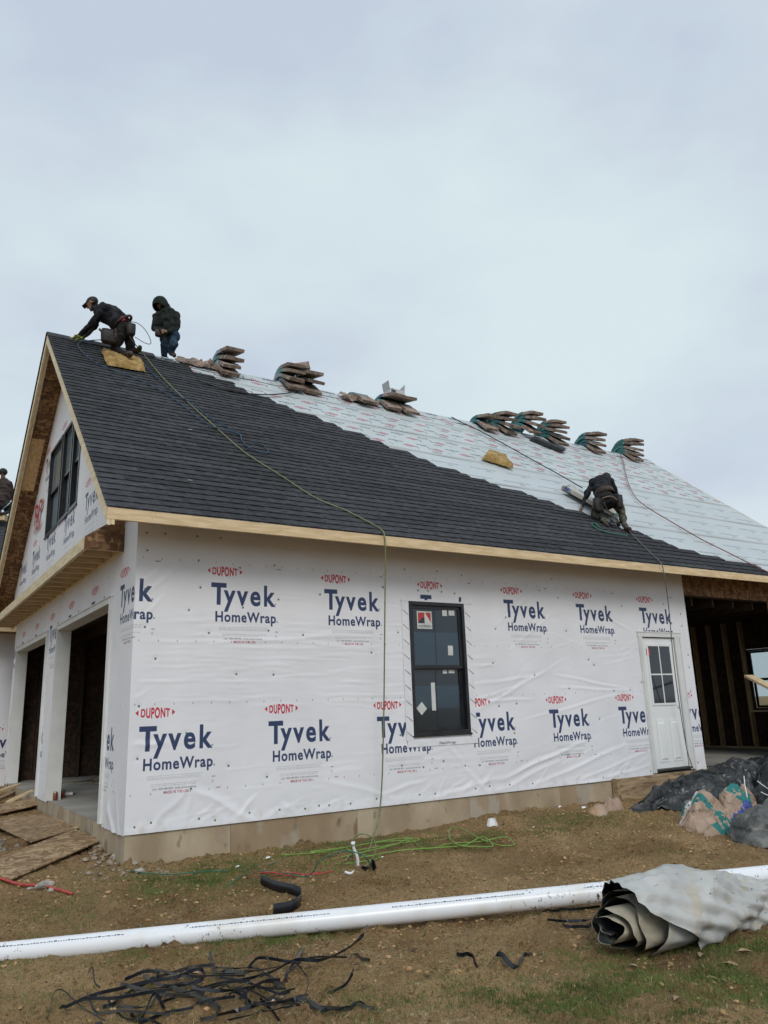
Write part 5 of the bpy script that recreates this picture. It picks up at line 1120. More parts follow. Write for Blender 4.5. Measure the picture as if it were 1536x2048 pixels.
def mat_tarp(name, c1, c2, c3=None, rough=.45, bump=.5):
    m = noise_mat(name, c1, c2, 2.2, rough, 0, 9, spots=[(5, .58, c3 or c2, .7), (16, .62, c3 or c2, .4)], detail=8); return crumple_bump(m, ((3.2, .10*bump), (8, .035*bump)), 1.0)
M['tarp_black'] = mat_tarp('black_tarp', (.010,.012,.014), (.032,.036,.039), (.075,.075,.070), .33, 1.2)
M['tarp_dusty'] = mat_tarp('dusty_tarp', (.055,.060,.062), (.13,.132,.125), (.22,.215,.19), .5, 1.3)
M['tarp_silver'] = mat_tarp('silver_tarp', (.34,.345,.335), (.49,.495,.48), (.40,.355,.27), .5, .30)
M['tarp_tan'] = mat_tarp('muddy_silver_tarp', (.30,.27,.20), (.44,.40,.31), (.22,.16,.095), .6, .8)
def ridged(x, y, k, o=4):
    s = 0; a = 1; t = 0
    for i in range(o):
        n = fbm(x*2**i+7*i, y*2**i, 1, k+i); s = s+a*(1-np.abs(n)*4); t += a; a *= .55
    return s/t
def tri(t): return np.abs((t % 1.0)*2-1)*2-1
def heap(name, blobs, res, mat, label, cat, wr=.05, sc=2.2, seed=0, kf=(1, 1, 0), edge=.02, fine=.02, na=190, nr=64, paper=False):
    """crumpled sheet over bumps (x, y, rx, ry, h, rot): a polar mesh with a clean wavy hem and sharp creases"""
    r_ = np.random.default_rng(seed); B = np.array([b[:2] for b in blobs]); wt = np.array([b[2]*b[3] for b in blobs]); cx_, cy_ = (B*wt[:, None]).sum(0)/wt.sum()
    def Hf(X, Y):
        H = np.zeros_like(X); wob = 1+.22*fbm(X*1.9+seed, Y*1.9, 3, seed)
        for bx_, by_, rx, ry, hh, rt in blobs:
            c, s_ = math.cos(rt), math.sin(rt); u = ((X-bx_)*c+(Y-by_)*s_)/rx; v_ = (-(X-bx_)*s_+(Y-by_)*c)/ry
            d = np.sqrt(u*u+v_*v_)*wob; H = np.maximum(H, hh*np.clip(1-d**1.9, 0, 1)**(.62 if not paper else .85))
        return H
    th = np.linspace(0, 2*math.pi, na, endpoint=False); rr = np.linspace(0, 1, 150)*(max(b[2] for b in blobs)+np.abs(B-[cx_, cy_]).max()*1.5)
    X0 = cx_+np.outer(np.cos(th), rr); Y0 = cy_+np.outer(np.sin(th), rr); H0 = Hf(X0, Y0); rm = np.array([rr[np.nonzero(h > 0)[0].max()] if (h > 0).any() else .05 for h in H0])
    rm = (np.roll(rm, 1)+rm*2+np.roll(rm, -1))/4
    t = np.linspace(0, 1, nr)**.9; Rr = rm[:, None]*t[None]; X = cx_+np.cos(th)[:, None]*Rr; Y = cy_+np.sin(th)[:, None]*Rr; H = Hf(X, Y); H = np.maximum(H, .0)
    Z = np.zeros_like(X); wx = X+.18*fbm(X*2.2, Y*2.2, 2, seed+3); wy = Y+.18*fbm(X*2.2+5, Y*2.2, 2, seed+4)
    am = 0
    for k in range(9):
        a = kf[2]+r_.normal(0, .75); f_ = sc*r_.uniform(.7, 2.2)*(1+.25*k); ph = r_.uniform(0, 1); m_ = np.clip(.5+2.2*fbm(X*2.3+k*3, Y*2.3, 2, seed+40+k), 0, 1)
        Z += tri((wx*math.cos(a+1.57)*kf[1]+wy*math.sin(a+1.57)*kf[1])*f_+ph)*m_/(1+.55*k); am += .5/(1+.55*k)
    Z = Z/am*.5
    k = np.clip(H/.10, .0, 1); hem = np.clip((1-t)/.10, 0, 1)[None]
    nx_ = fbm(X*5, Y*5, 2, seed+5); ny_ = fbm(X*5+9, Y*5, 2, seed+6)
    ZZ = H+k*wr*Z+fine*k*(ridged(X*sc*3, Y*sc*3, seed+30, 2)-.5); ZZ = np.maximum(ZZ, .012*(.5+.5*np.sin(th*9+seed))[:, None]*hem+.003)
    V = np.stack([X+k*wr*.9*nx_+k*wr*.35*Z, Y+k*wr*.9*ny_, gz(X, Y)+ZZ], -1)
    V[:, -1, 2] -= .012
    V = V.reshape(-1, 3); f = grid_faces(na, nr, True); f = [q[::-1] for q in f]
    o = mesh(name, V, f, mat, smooth=not paper); return tag(o, label, cat)
q1 = ongr(1300, 1640); 
heap('black_tarp', [(7.25, -.95, .50, .40, .30, .3), (7.8, -1.0, .8, .48, .38, .1), (8.6, -1.05, .8, .5, .40, 0), (9.6, -1.1, .9, .55, .40, 0), (6.75, -.85, .45, .14, .05, .3)], .022, M['tarp_black'], 'long glossy black tarpaulin bundle below the door', 'tarpaulin', wr=.10, sc=1.8, seed=3, kf=(1, 1, .5))
heap('black_tarp', [(8.15, -1.9, .35, .32, .34, 0), (8.75, -1.85, .5, .45, .62, 0), (9.3, -1.8, .6, .5, .85, 0), (9.9, -1.8, .8, .6, .95, 0)], .022, M['tarp_black'], 'taller peaked black tarpaulin heap at the right edge', 'tarpaulin', wr=.16, sc=1.5, seed=9, kf=(1, 1, 1.1), fine=.03)
heap('grey_tarp', [(6.1, -3.12, .50, .40, .34, .2), (6.7, -3.2, .65, .5, .50, 0), (5.65, -3.35, .25, .28, .14, 0), (7.3, -3.3, .7, .6, .6, 0)], .018, M['tarp_dusty'], 'dusty grey tarpaulin heap at the right edge in front of the paper sacks', 'tarpaulin', wr=.11, sc=2.2, seed=15, kf=(1, 1, .9), fine=.02)
# paper wrappers
M['kraft'] = noise_mat('kraft_paper', (.30,.205,.15), (.43,.315,.235), 4, .75, .5, 14, spots=[(2.2, .56, (.40,.20,.07), .35)], bdist=.02)
def paper_mat(name, extra):
    m, nt, b = new_mat(name); L = nt.links.new; tc = N(nt, 'ShaderNodeTexCoord'); src = [l.from_socket for l in nt.links if l.to_socket == b.inputs['Base Color']]
    n0 = N(nt, 'ShaderNodeTexNoise'); n0.inputs['Scale'].default_value = 5; n0.inputs['Detail'].default_value = 6; L(tc.outputs['Object'], n0.inputs['Vector'])
    cr = N(nt, 'ShaderNodeValToRGB'); cr.color_ramp.elements[0].position = .3; cr.color_ramp.elements[0].color = (.27, .185, .13, 1); cr.color_ramp.elements[1].position = .7; cr.color_ramp.elements[1].color = (.45, .335, .25, 1); L(n0.outputs['Fac'], cr.inputs[0]); col = cr.outputs[0]
    for ax, lo, hi, c, br in extra:       # printed blocks: a band along one axis, worn by noise
        sp = N(nt, 'ShaderNodeSeparateXYZ'); L(tc.outputs['Object'], sp.inputs[0]); g1 = N(nt, 'ShaderNodeMath', operation='GREATER_THAN'); g1.inputs[1].default_value = lo; g2 = N(nt, 'ShaderNodeMath', operation='LESS_THAN'); g2.inputs[1].default_value = hi
        n1 = N(nt, 'ShaderNodeTexNoise'); n1.inputs['Scale'].default_value = br; n1.inputs['Detail'].default_value = 4; L(tc.outputs['Object'], n1.inputs['Vector'])
        ad = N(nt, 'ShaderNodeMath', operation='MULTIPLY_ADD'); ad.inputs[1].default_value = .16; L(n1.outputs['Fac'], ad.inputs[0]); L(sp.outputs['XYZ'.index(ax)], ad.inputs[2])
        L(ad.outputs[0], g1.inputs[0]); L(ad.outputs[0], g2.inputs[0]); mu = N(nt, 'ShaderNodeMath', operation='MULTIPLY'); L(g1.outputs[0], mu.inputs[0]); L(g2.outputs[0], mu.inputs[1])
        th = N(nt, 'ShaderNodeMath', operation='GREATER_THAN'); n2 = N(nt, 'ShaderNodeTexNoise'); n2.inputs['Scale'].default_value = br*2.2; L(tc.outputs['Object'], n2.inputs['Vector']); L(n2.outputs['Fac'], th.inputs[0]); th.inputs[1].default_value = .40
        m2 = N(nt, 'ShaderNodeMath', operation='MULTIPLY'); L(mu.outputs[0], m2.inputs[0]); L(th.outputs[0], m2.inputs[1]); mx = N(nt, 'ShaderNodeMixRGB'); L(m2.outputs[0], mx.inputs[0]); L(col, mx.inputs[1]); mx.inputs[2].default_value = rgba(c); col = mx.outputs[0]
    L(col, b.inputs['Base Color']); b.inputs['Roughness'].default_value = .7; return crumple_bump(m, ((7, .05), (19, .02)), 1.0)
M['sack'] = paper_mat('printed_sack', [('X', .02, .16, (.012,.16,.15), 7), ('Y', .18, .26, (.62,.60,.58), 9)])
M['sack2'] = paper_mat('printed_sack_two', [('X', -.08, .26, (.012,.17,.16), 6), ('Y', -.40, -.10, (.05,.08,.34), 9)])
def crumple(name, blobs, mat, label, cat, **k): return heap(name, blobs, k.pop('res', .014), mat, label, cat, paper=True, na=64, nr=26, **k)
s1 = ongr(1400, 1650); s2 = ongr(1480, 1640); s3 = ongr(1440, 1660); s4 = ongr(1196, 1625); s5 = ongr(1222, 1622)
crumple('paper_sack', [(s1[0], s1[1], .36, .26, .22, .5), (s1[0]+.16, s1[1]+.06, .32, .27, .30, .2)], M['sack'], 'large crumpled brown paper sack with teal print on the soil', 'paper sack', wr=.20, sc=2.2, seed=40, fine=.0)
crumple('paper_sack', [(s2[0]-.08, s2[1], .40, .20, .34, .2), (s2[0]+.2, s2[1]+.05, .22, .2, .38, .2)], M['sack2'], 'second brown sack with bigger teal panel, squeezed against the grey tarpaulin', 'paper sack', wr=.20, sc=2.4, seed=44, fine=.0)
crumple('paper_sack', [(s3[0], s3[1], .30, .10, .10, .0), (s3[0]+.2, s3[1], .16, .1, .12, 0)], M['sack2'], 'flattened low brown sack with blue and white print, nearest the camera', 'paper sack', wr=.09, sc=2.5, seed=48)
crumple('shingle_wrapper', [(s4[0], s4[1], .20, .12, .10, .3)], M['kraft'], 'low crumpled brown wrapper by the foundation, left of the upright one', 'wrapper', wr=.05, sc=3, seed=52)
crumple('shingle_wrapper', [(s5[0]-.03, s5[1], .15, .12, .19, .3), (s5[0]+.10, s5[1], .12, .11, .14, .3)], M['kraft'], 'upright crumpled brown wrapper leaning by the formwork stake', 'wrapper', wr=.07, sc=3, seed=56)
g = G(); q = ongr(1450, 1600)
def cord(pix, lab, r_=.005):
    hose('cord', [dep(px, py, d) for px, py, d in pix], r_, M['white'], lab, 'cord')
cord([(1488,1552,9.0),(1490,1572,8.85),(1495,1595,8.7)], 'short white cord lying down over the black tarpaulin')
cord([(1515,1562,8.9),(1525,1570,8.8),(1540,1580,8.8)], 'upper white cord on the tall black heap')
cord([(1522,1584,8.6),(1532,1589,8.6),(1545,1593,8.6)], 'lower white cord on the tall black heap')

# rolled tarpaulin: spiral sheet, outer turns start further back, last turn thrown over the pipe
def tarp_roll():
    ax = np.array([.985, -.02, 0.0]); ax /= np.linalg.norm(ax); lat = np.array([-ax[1], ax[0], 0]); zz = np.array([0, 0, 1.])
    c0 = ongr(1275, 1940, .0); c0 = c0+lat*.24; root = empty('tarpaulin_roll', c0, 'big rolled silver tarpaulin with black inside, end showing its spiral', 'tarpaulin')
    turns = 5.05; nt_ = 440; ns = 96
    th = np.linspace(0, turns*2*math.pi, nt_); V = np.zeros((nt_, ns, 3)); ss = np.zeros((nt_, ns))
    tw = lambda q: abs((q % 1.0)*2-1)*2-1
    for i, t in enumerate(th):
        k = t/th[-1]; rad = .045+.215*k**.95; a = t+math.pi*.5+2.9
        outer = float(np.clip((t-4.15*2*math.pi)/(.55*2*math.pi), 0, 1)); outer = outer*outer*(3-2*outer)
        st = .02+.44*max(k-.16, 0)**1.15+.035*math.sin(t*1.7)+.02*math.sin(t*4.3)
        st = st*(1-outer)+(.25-.16*max(0, math.sin(a-.3))+.34*max(0, -math.sin(a+.5)))*outer
        # turns are pressed flat with blunt corners
        poly = 1-.07*abs(math.sin(2.5*a+.6+t*.13))+.03*float(fbm(np.array(t*1.1), np.array(2.2), 2, 90))*4*(1-.7*outer)
        for j in range(ns):
            s_ = st+(2.6-st)*(j/(ns-1))**1.3; ss[i, j] = s_
            bulge = math.exp(-((s_-.55)/.45)**2)
            tap = 1-.50*float(np.clip((s_-.85)/1.1, 0, 1)); tap = tap-.0
            ry = rad*1.30*poly*(1+.05*math.sin(s_*5+t*.2)); rz = rad*(.98+.30*bulge*outer*max(0, math.sin(a)))*poly
            ca, sa = math.cos(a), math.sin(a)
            cr1 = .027*tw(a*.9+s_*1.55+.3)*float(np.clip(s_*1.6, 0, 1)); cr2 = .016*tw(a*2.3-s_*2.6+.1); cr3 = .009*tw(s_*6.1+a*1.4+math.sin(a*3)); cr4 = .020*float(fbm(np.array(s_*2.4+t*.02), np.array(a*1.6), 3, 71))
            gath = .022*math.exp(-((s_-1.12-.15*sa)/.045)**2)+.020*math.exp(-((s_-1.30-.22*sa)/.04)**2)
            d = (cr1+cr2+cr3+cr4*.6)*(.16*k+.66*outer)-gath*outer
            y = ca*(ry*tap+d); z = sa*(rz*tap+d)
            V[i, j] = c0+ax*s_+lat*(y-.10*s_*0)+zz*(max(z, -.185*tap)+.195*tap+.004)
    up = V.reshape(-1, 3); f = grid_faces(nt_, ns)
    # thin sheet: outside silver, inside black (offset copy inward)
    o = mesh('rolled_sheet', up, f, [M['tarp_silver'], M['tarp_tan']], root, smooth=True, mi=[1 if (i//(ns-1)) < nt_*.74 and (i % (ns-1)) < 56 else 0 for i in range(len(f))])
    cen = c0+zz*.2
    inn = V.copy()
    for i in range(nt_):
        d = V[i]-(cen+np.outer((V[i]-c0)@ax, ax)); n_ = d/np.maximum(np.linalg.norm(d, axis=1, keepdims=True), 1e-3); inn[i] = V[i]-n_*.0045
        inn[i, 0] = V[i, 0]-n_[0]*.004+ax*.004
    mesh('inner_face', inn.reshape(-1, 3), [q[::-1] for q in f], M['tarp_black'], root, smooth=True)
tarp_roll()

# ================================================================ ROOF THINGS
M['bundle'] = noise_mat('bundle_kraft', (.17,.125,.10), (.36,.285,.235), 7, .75, .5, 16, rnd=.28, spots=[(6, .60, (.07,.055,.045), .7), (10, .62, (.42,.40,.37), .6), (3.2, .62, (.03,.12,.12), .8)])
M['bundle_end'] = noise_mat('bundle_end', (.10,.075,.06), (.24,.18,.14), 9, .8, .5, 30, rnd=.2)
M['bundle_teal'] = noise_mat('bundle_teal_wrap', (.012,.10,.10), (.05,.20,.19), 5, .45, .3, 14, rnd=.25, spots=[(3, .60, (.04,.06,.20), .9), (9, .60, (.45,.48,.48), .5)])
M['bundle_pale'] = noise_mat('bundle_pale_wrap', (.17,.21,.24), (.33,.39,.42), 5, .45, .3, 14, rnd=.2, spots=[(3, .58, (.05,.12,.20), .9)])
def bundle(x, k, th0, drop, label, group, wrap='bundle_teal', L_=.90, W_=.34, T=.072, rot=0.0, near=.58, zadd=0.0):
    """slab of wrapped shingles hung over the ridge: slope th0 up to the ridge, then bending down by `drop`"""
    n = 12; path = [(0.0, 0.0)]
    ang = lambda t: th0-drop*min(1, max(0, (t-near+.14)/.34))
    for i in range(n): a = ang((i+.5)/n); path.append((path[-1][0]+L_/n*math.cos(a), path[-1][1]+L_/n*math.sin(a)))
    kr = path[int(round(n*near))]; z0 = ZR+.012+k*(T+.006)+zadd-kr[1]
    v = []; f = []; mi = []; r_ = random.Random(int(x*1000+k*777)); c, sn = math.cos(rot), math.sin(rot); tb = .38+.08*r_.random()
    for i, (u, zz) in enumerate(path):
        a = ang(i/n); nx, nz_ = -math.sin(a), math.cos(a); puff = T*(.86+.16*r_.random())*(.9 if i in (0, n) else 1); jw = .006*(r_.random()-.5)
        for s_, o in ((-1, 0), (1, 0), (1, 1), (-1, 1)):
            j = .004*(r_.random()-.5); yy = u+nx*o*puff-kr[0]; z = zz+nz_*o*puff+j; xx = s_*(W_/2+j+jw); v.append((x+xx*c-yy*sn, WR+xx*sn+yy*c, z0+z))
    for i in range(n):
        for j in range(4):
            f.append((i*4+j, i*4+(j+1) % 4, (i+1)*4+(j+1) % 4, (i+1)*4+j)); mi.append(2 if (i+.5)/n >= tb else 0)
    f += [(3, 2, 1, 0), (n*4, n*4+1, n*4+2, n*4+3)]; mi += [1, 2]
    f = [q[::-1] for q in f]
    o = mesh('shingle_bundle', v, f, [M['bundle'], M['bundle_end'], M[wrap]], mi=mi); return tag(o, label, 'shingle bundle', group)
ORD = ['bottom', 'second', 'third', 'fourth', 'fifth', 'sixth']
def stack(x, n, where, group, wrap='bundle_teal', z_add=0.0, near=.60, top=.24, dx=0.0):
    r_ = random.Random(int(x*31+n))
    for k in range(n):
        t = k/max(n-1, 1); th0 = (math.atan(SL)+.02)*(1-t)**1.1+top*t if n > 1 else math.atan(SL)*.95
        wd = 'topmost' if k == n-1 and n > 1 else ORD[k]
        bundle(x+r_.uniform(-.035, .035)+dx*k, k, th0, 1.25*(1-t)+.95*t, (wd+' shingle bundle '+where) if n > 1 else ('single shingle bundle '+where), group, wrap if (k+n) % 3 else 'bundle_teal', rot=r_.uniform(-.10, .10), near=near+r_.uniform(-.05, .05), zadd=z_add)
gA = 'wrapped shingle bundles stacked along the ridge'
stack(2.62, 4, 'in the stack beside the hooded roofer', gA, 'bundle_pale')
stack(3.93, 4, 'in the second stack, left column', gA, 'bundle_pale')
stack(4.36, 3, 'in the second stack, right column', gA)
stack(5.55, 1, 'slumped left of the carton', gA, 'bundle_teal')
stack(6.25, 2, 'under the open carton', gA)
stack(6.62, 2, 'just right of the open carton', gA)
stack(8.85, 2, 'in the low pair starting the big row', gA)
stack(9.45, 4, 'in the big row, second column', gA)
stack(10.25, 4, 'in the big row, third and tallest column', gA, z_add=.16)
stack(11.05, 5, 'in the big row, last column', gA)
stack(12.40, 4, 'in the far pair of stacks, left one', gA)
stack(13.85, 5, 'in the far pair of stacks, right one, at the roof end', gA)
# loose black shingles slumped under the third column
q = roofp(10.42, (3.95+EO)/CS, .01)
g = G()
for k in range(3):
    a = roofp(10.1+.05*k, (4.12+EO)/CS, .012+.022*k); b = roofp(10.7+.04*k, (3.72+EO)/CS, .012+.022*k); g.beam(a, b, .30, .018, up=(0, -SL*CS, CS))
tag(g.out('loose_shingles', M['shingle']), 'loose black shingles slumped under the tallest bundle column', 'shingles')
# torn wrappers and carton
def roof_paper(px, py, s_, label, mat='bundle', hgt=.10, seed=0, asp=.6):
    c = onr(px, py, .004); n = 14; v = []; r_ = random.Random(seed)
    ex_ = np.array([1, 0, 0.]); ey_ = np.array([0, CS, SL*CS]); ez_ = np.array([0, -SL*CS, CS])
    for i in range(n):
        for j in range(n):
            u, w_ = i/(n-1)*2-1, j/(n-1)*2-1; e_ = max(abs(u), abs(w_)); cre = .35+1.1*mnoise.noise(Vector((u*1.6+seed*3, w_*1.6, seed)))+.8*abs(mnoise.noise(Vector((u*3.3, w_*3.3+seed, 4))))
            h_ = hgt*cre*(1-e_**6*.6)+.006; v.append(c+ex_*u*s_*(1+.12*math.sin(w_*5+seed))+ey_*w_*s_*asp*(1+.15*math.sin(u*4+seed))+ez_*h_)
    f = grid_faces(n, n); tag(mesh('shingle_wrapper', v, f, M[mat]), label, 'wrapper')
roof_paper(385, 727, .30, 'flat torn brown wrapper between the hooded roofer and the first stack', seed=1, hgt=.07)
roof_paper(415, 735, .20, 'crumpled brown wrapper at the foot of the first stack', seed=2, hgt=.13)
roof_paper(702, 799, .24, 'brown wrapper draped over the slumped bundle left of the carton', seed=4, hgt=.11)
roof_paper(744, 808, .17, 'torn brown wrapper between slumped bundle and carton', seed=5, hgt=.10)
p = np.array([4.05, 4.28, ZR+.33]); g = G(); g.hexa([p, p+[.34, 0, 0], p+[.34, .3, 0], p+[0, .3, 0], p+[-.02, .02, .05], p+[.30, 0, .16], p+[.30, .2, .16], p+[0, .25, .06]]); tag(g.out('shingle_wrapper', M['bundle']), 'folded brown wrapper perched on top of the second stack', 'wrapper')
c = np.array([6.30, 4.30, ZR+.19]); g = G(); w_, d_, h_ = .38, .26, .13
g.box(c, c+[w_, d_, .006]).box(c+[0, 0, .007], c+[w_, .006, h_]).box(c+[0, d_-.006, .007], c+[w_, d_, h_]).box(c+[0, .007, .007], c+[.006, d_-.007, h_]).box(c+[w_-.006, .007, .007], c+[w_, d_-.007, h_])
g.hexa([c+[-.004, 0, h_+.002], c+[.002, 0, h_+.002], c+[.002, d_, h_+.002], c+[-.004, d_, h_+.002], c+[-.03, 0, h_+.17], c+[-.024, 0, h_+.17], c+[-.024, d_, h_+.17], c+[-.03, d_, h_+.17]])
g.hexa([c+[w_-.004, 0, h_+.002], c+[w_+.002, 0, h_+.002], c+[w_+.002, d_, h_+.002], c+[w_-.004, d_, h_+.002], c+[w_+.01, 0, h_+.15], c+[w_+.016, 0, h_+.15], c+[w_+.016, d_, h_+.10], c+[w_+.01, d_, h_+.10]])
box_root = empty('carton', c, 'open white cardboard carton with raised flaps on top of the bundles', 'box'); g.out('carton_walls', noise_mat('white_card', (.40,.41,.42), (.50,.51,.52), 6, .6, .1, 20), box_root)
g = G().box(c+[.03, -.002, .05], c+[.15, -.0005, .10]).box(c+[.04, -.002, .115], c+[.10, -.0005, .13]); g.out('carton_print', M['ink'], box_root)
# foam pads
M['foam'] = noise_mat('worn_foam', (.27,.17,.055), (.46,.32,.13), 7, .95, .9, 24, spots=[(5, .60, (.14,.08,.03), .8)], bdist=.05)
def pad(pts, th, label, seed):
    """quad on the roof given by corner pixels, domed and nibbled"""
    P_ = [onr(a, b, o) for a, b, o in pts]; n, m_ = 22, 14; v = []; ez_ = np.array([0, -SL*CS, CS])
    for lay in (0, 1):
        for i in range(n):
            for j in range(m_):
                u, w_ = i/(n-1), j/(m_-1); q = (P_[0]*(1-u)+P_[1]*u)*(1-w_)+(P_[3]*(1-u)+P_[2]*u)*w_; e_ = min(u, 1-u, w_*.6, (1-w_)*.6)*12; k = min(1, e_)**.4
                nb = mnoise.noise(Vector((u*5+seed, w_*4, seed)))*.02; v.append(q+ez_*((th*k+nb+.018*mnoise.noise(Vector((u*14, w_*9, seed)))) if lay else .0)+(np.array([nb, nb, 0])*.8))
    f = [q[::-1] for q in grid_faces(n, m_)]; o_ = n*m_; f += [tuple(i+o_ for i in q)[::1] for q in grid_faces(n, m_)]
    bd = [(i, 0) for i in range(n)]+[(n-1, j) for j in range(1, m_)]+[(i, m_-1) for i in range(n-2, -1, -1)]+[(0, j) for j in range(m_-2, 0, -1)]
    for a, b in zip(bd, bd[1:]+bd[:1]): ia, ib = a[0]*m_+a[1], b[0]*m_+b[1]; f.append((ia, ib, ib+o_, ia+o_))
    tag(mesh('foam_pad', v, f, M['foam'], smooth=True), label, 'foam pad')
pad([(963,918,.02),(1028,938,.02),(1005,915,.03),(975,905,.03)], .10, 'ragged yellow foam pad lying alone on the white underlayment', 3)
pad([(214,730,.03),(292,744,.03),(282,722,.05),(202,700,.05)], .085, 'yellow foam pad bent under the kneeling roofer\'s shins', 8)
# long bundle lying on the slope by the right roofer
for k, (o, lb, mt) in enumerate(((.03, 'lower shingle bundle lying down the slope beside the bending roofer', 'bundle'), (.105, 'upper shingle bundle with pale teal wrapper beside the bending roofer', 'bundle_wrap_pale'))):
    if k: M['bundle_wrap_pale'] = noise_mat('bundle_wrap_pale', (.38,.34,.29), (.52,.50,.46), 4, .5, .3, 14, spots=[(4, .54, (.02,.15,.14), .9), (2.5, .60, (.03,.05,.25), .8)])
    a, b = onr(1131+6*k, 974+2*k, o), onr(1236, 1030, o); g = G(); g.beam(a, b, .31, .07, up=(0, -SL*CS, CS)); tag(g.out('shingle_bundle', M[mt]), lb, 'shingle bundle', 'shingle bundles beside the bending roofer')

# hoses on the roof
R2 = lambda px, py, o=.03: onr(px, py, o)
hose('air_hose', [R2(230,684), R2(205,680), R2(180,681), R2(160,684), R2(156,692), R2(163,702), R2(178,716), R2(200,730), R2(230,742), R2(270,756), R2(310,775), R2(340,792), R2(380,822), R2(410,845), R2(440,858), R2(478,868), R2(483,880), R2(495,893), R2(515,903), R2(533,906), R2(536,900), R2(525,890), R2(508,885)], .009, Hm['hose_blue'], 'blue air hose curling round from the ridge to a hook in mid slope')
hose('air_hose', [R2(290,732), R2(310,752), R2(345,782), R2(380,805), R2(420,835), R2(470,862), R2(484,872)], .009, Hm['hose_blue'], 'second blue hose leaving the foam pad and joining the first')
hose('air_hose', [R2(395,760,.02), R2(430,772,.02), R2(470,783,.02), R2(520,789,.02), R2(560,788,.02), R2(590,783,.02), R2(606,774,.03), R2(608,768,.05)], .012, Hm['hose_black'], 'black hose drooping below the second bundle stack')
hose('rope', [R2(903,834), R2(930,848), R2(960,862), R2(1010,889), R2(1060,917), R2(1120,950), R2(1165,976)], .011, Hm['hose_black'], 'black rope running from the ridge down to the bending roofer', 'rope')
hose('air_hose', [R2(1241,908), R2(1247,925), R2(1251,945), R2(1258,970), R2(1268,990), R2(1278,1002), R2(1300,1018), R2(1340,1042), R2(1400,1077), R2(1450,1102), R2(1500,1127), R2(1545,1148)], .011, Hm['hose_pink'], 'dull pink hose sweeping from the far stacks to the eave at the right edge')
hose('air_hose', [R2(1200,1055,.03), R2(1188,1046,.02), R2(1184,1050,.02), R2(1196,1058,.02), R2(1215,1065,.02), R2(1240,1069,.02), R2(1255,1072,.03)], .012, Hm['hose_green'], 'short teal hose loop under the bending roofer\'s boots')
pts = [R2(1208,1005,.40), R2(1214,1018,.30), R2(1228,1033,.18), R2(1245,1050,.05), R2(1262,1066,.03), R2(1285,1090,.03), R2(1308,1112,.03), R2(1322,1126,.03), hit(1327,1142,(0,1,0),-EO-.03)]
for px, py, y in ((1331,1165,-.62),(1338,1220,-.45),(1345,1300,-.30),(1352,1360,-.22),(1362,1430,-.16),(1373,1495,-.13),(1380,1520,-.13),(1391,1548,-.14)): pts.append(hit(px, py, (0, 1, 0), y))
hose('air_hose', pts, .0075, Hm['hose_grey'], 'thin grey hose from the bending roofer over the eave and down past the side door')
# nail gun between the right roofer's knees
c = onr(1222, 1040, .10); g = G(); g.beam(c, c+[.20, .05, .02], .06, .09); g.beam(c+[.02, .0, 0], c+[-.02, -.10, -.08], .05, .05); g.tube([c+[.2, .05, .02], c+[.28, .07, -.06]], .035, 10)
tag(g.out('nail_gun', noise_mat('tool_grey', (.06,.065,.07), (.20,.20,.20), 12, .45, 0)), 'grey nail gun on the shingles between the bending roofer\'s boots', 'nail gun')

# ================================================================ PEOPLE
SKIN = noise_mat('skin', (.19,.10,.065), (.24,.135,.09), 12, .55, 0)
def fabric(name, c1, c2, sc=7): return noise_mat(name, c1, c2, sc, .9, .6, 26, bdist=.02, spec=.15)
FB = dict(black=fabric('black_shirt', (.010,.011,.014), (.034,.037,.043)), dark=fabric('dark_trousers', (.010,.010,.011), (.028,.028,.028)), hood=fabric('dark_green_hoodie', (.012,.017,.016), (.030,.036,.034)),
          jeans=fabric('blue_jeans', (.016,.036,.062), (.05,.082,.125)), camo=fabric('grey_green_trousers', (.035,.038,.028), (.15,.15,.115), 16), plaid=fabric('brown_shirt', (.045,.035,.033), (.085,.07,.066)), tealp=fabric('teal_trousers', (.018,.035,.045), (.04,.06,.07)),
          boot=noise_mat('boot', (.03,.024,.018), (.075,.055,.038), 12, .7, .3), leather=noise_mat('tool_leather', (.025,.013,.010), (.065,.032,.025), 8, .6, .4), glove=noise_mat('lime_glove', (.34,.42,.12), (.50,.56,.24), 12, .7, 0), hair=noise_mat('hair', (.006,.005,.005), (.016,.013,.012), 30, .6, .3),
          pouch=noise_mat('black_tool_pouch', (.008,.008,.009), (.03,.026,.024), 9, .6, .4), sole=flat_mat('boot_sole', (.16,.13,.10), .8), redclip=flat_mat('red_tool', (.35,.02,.03), .4))
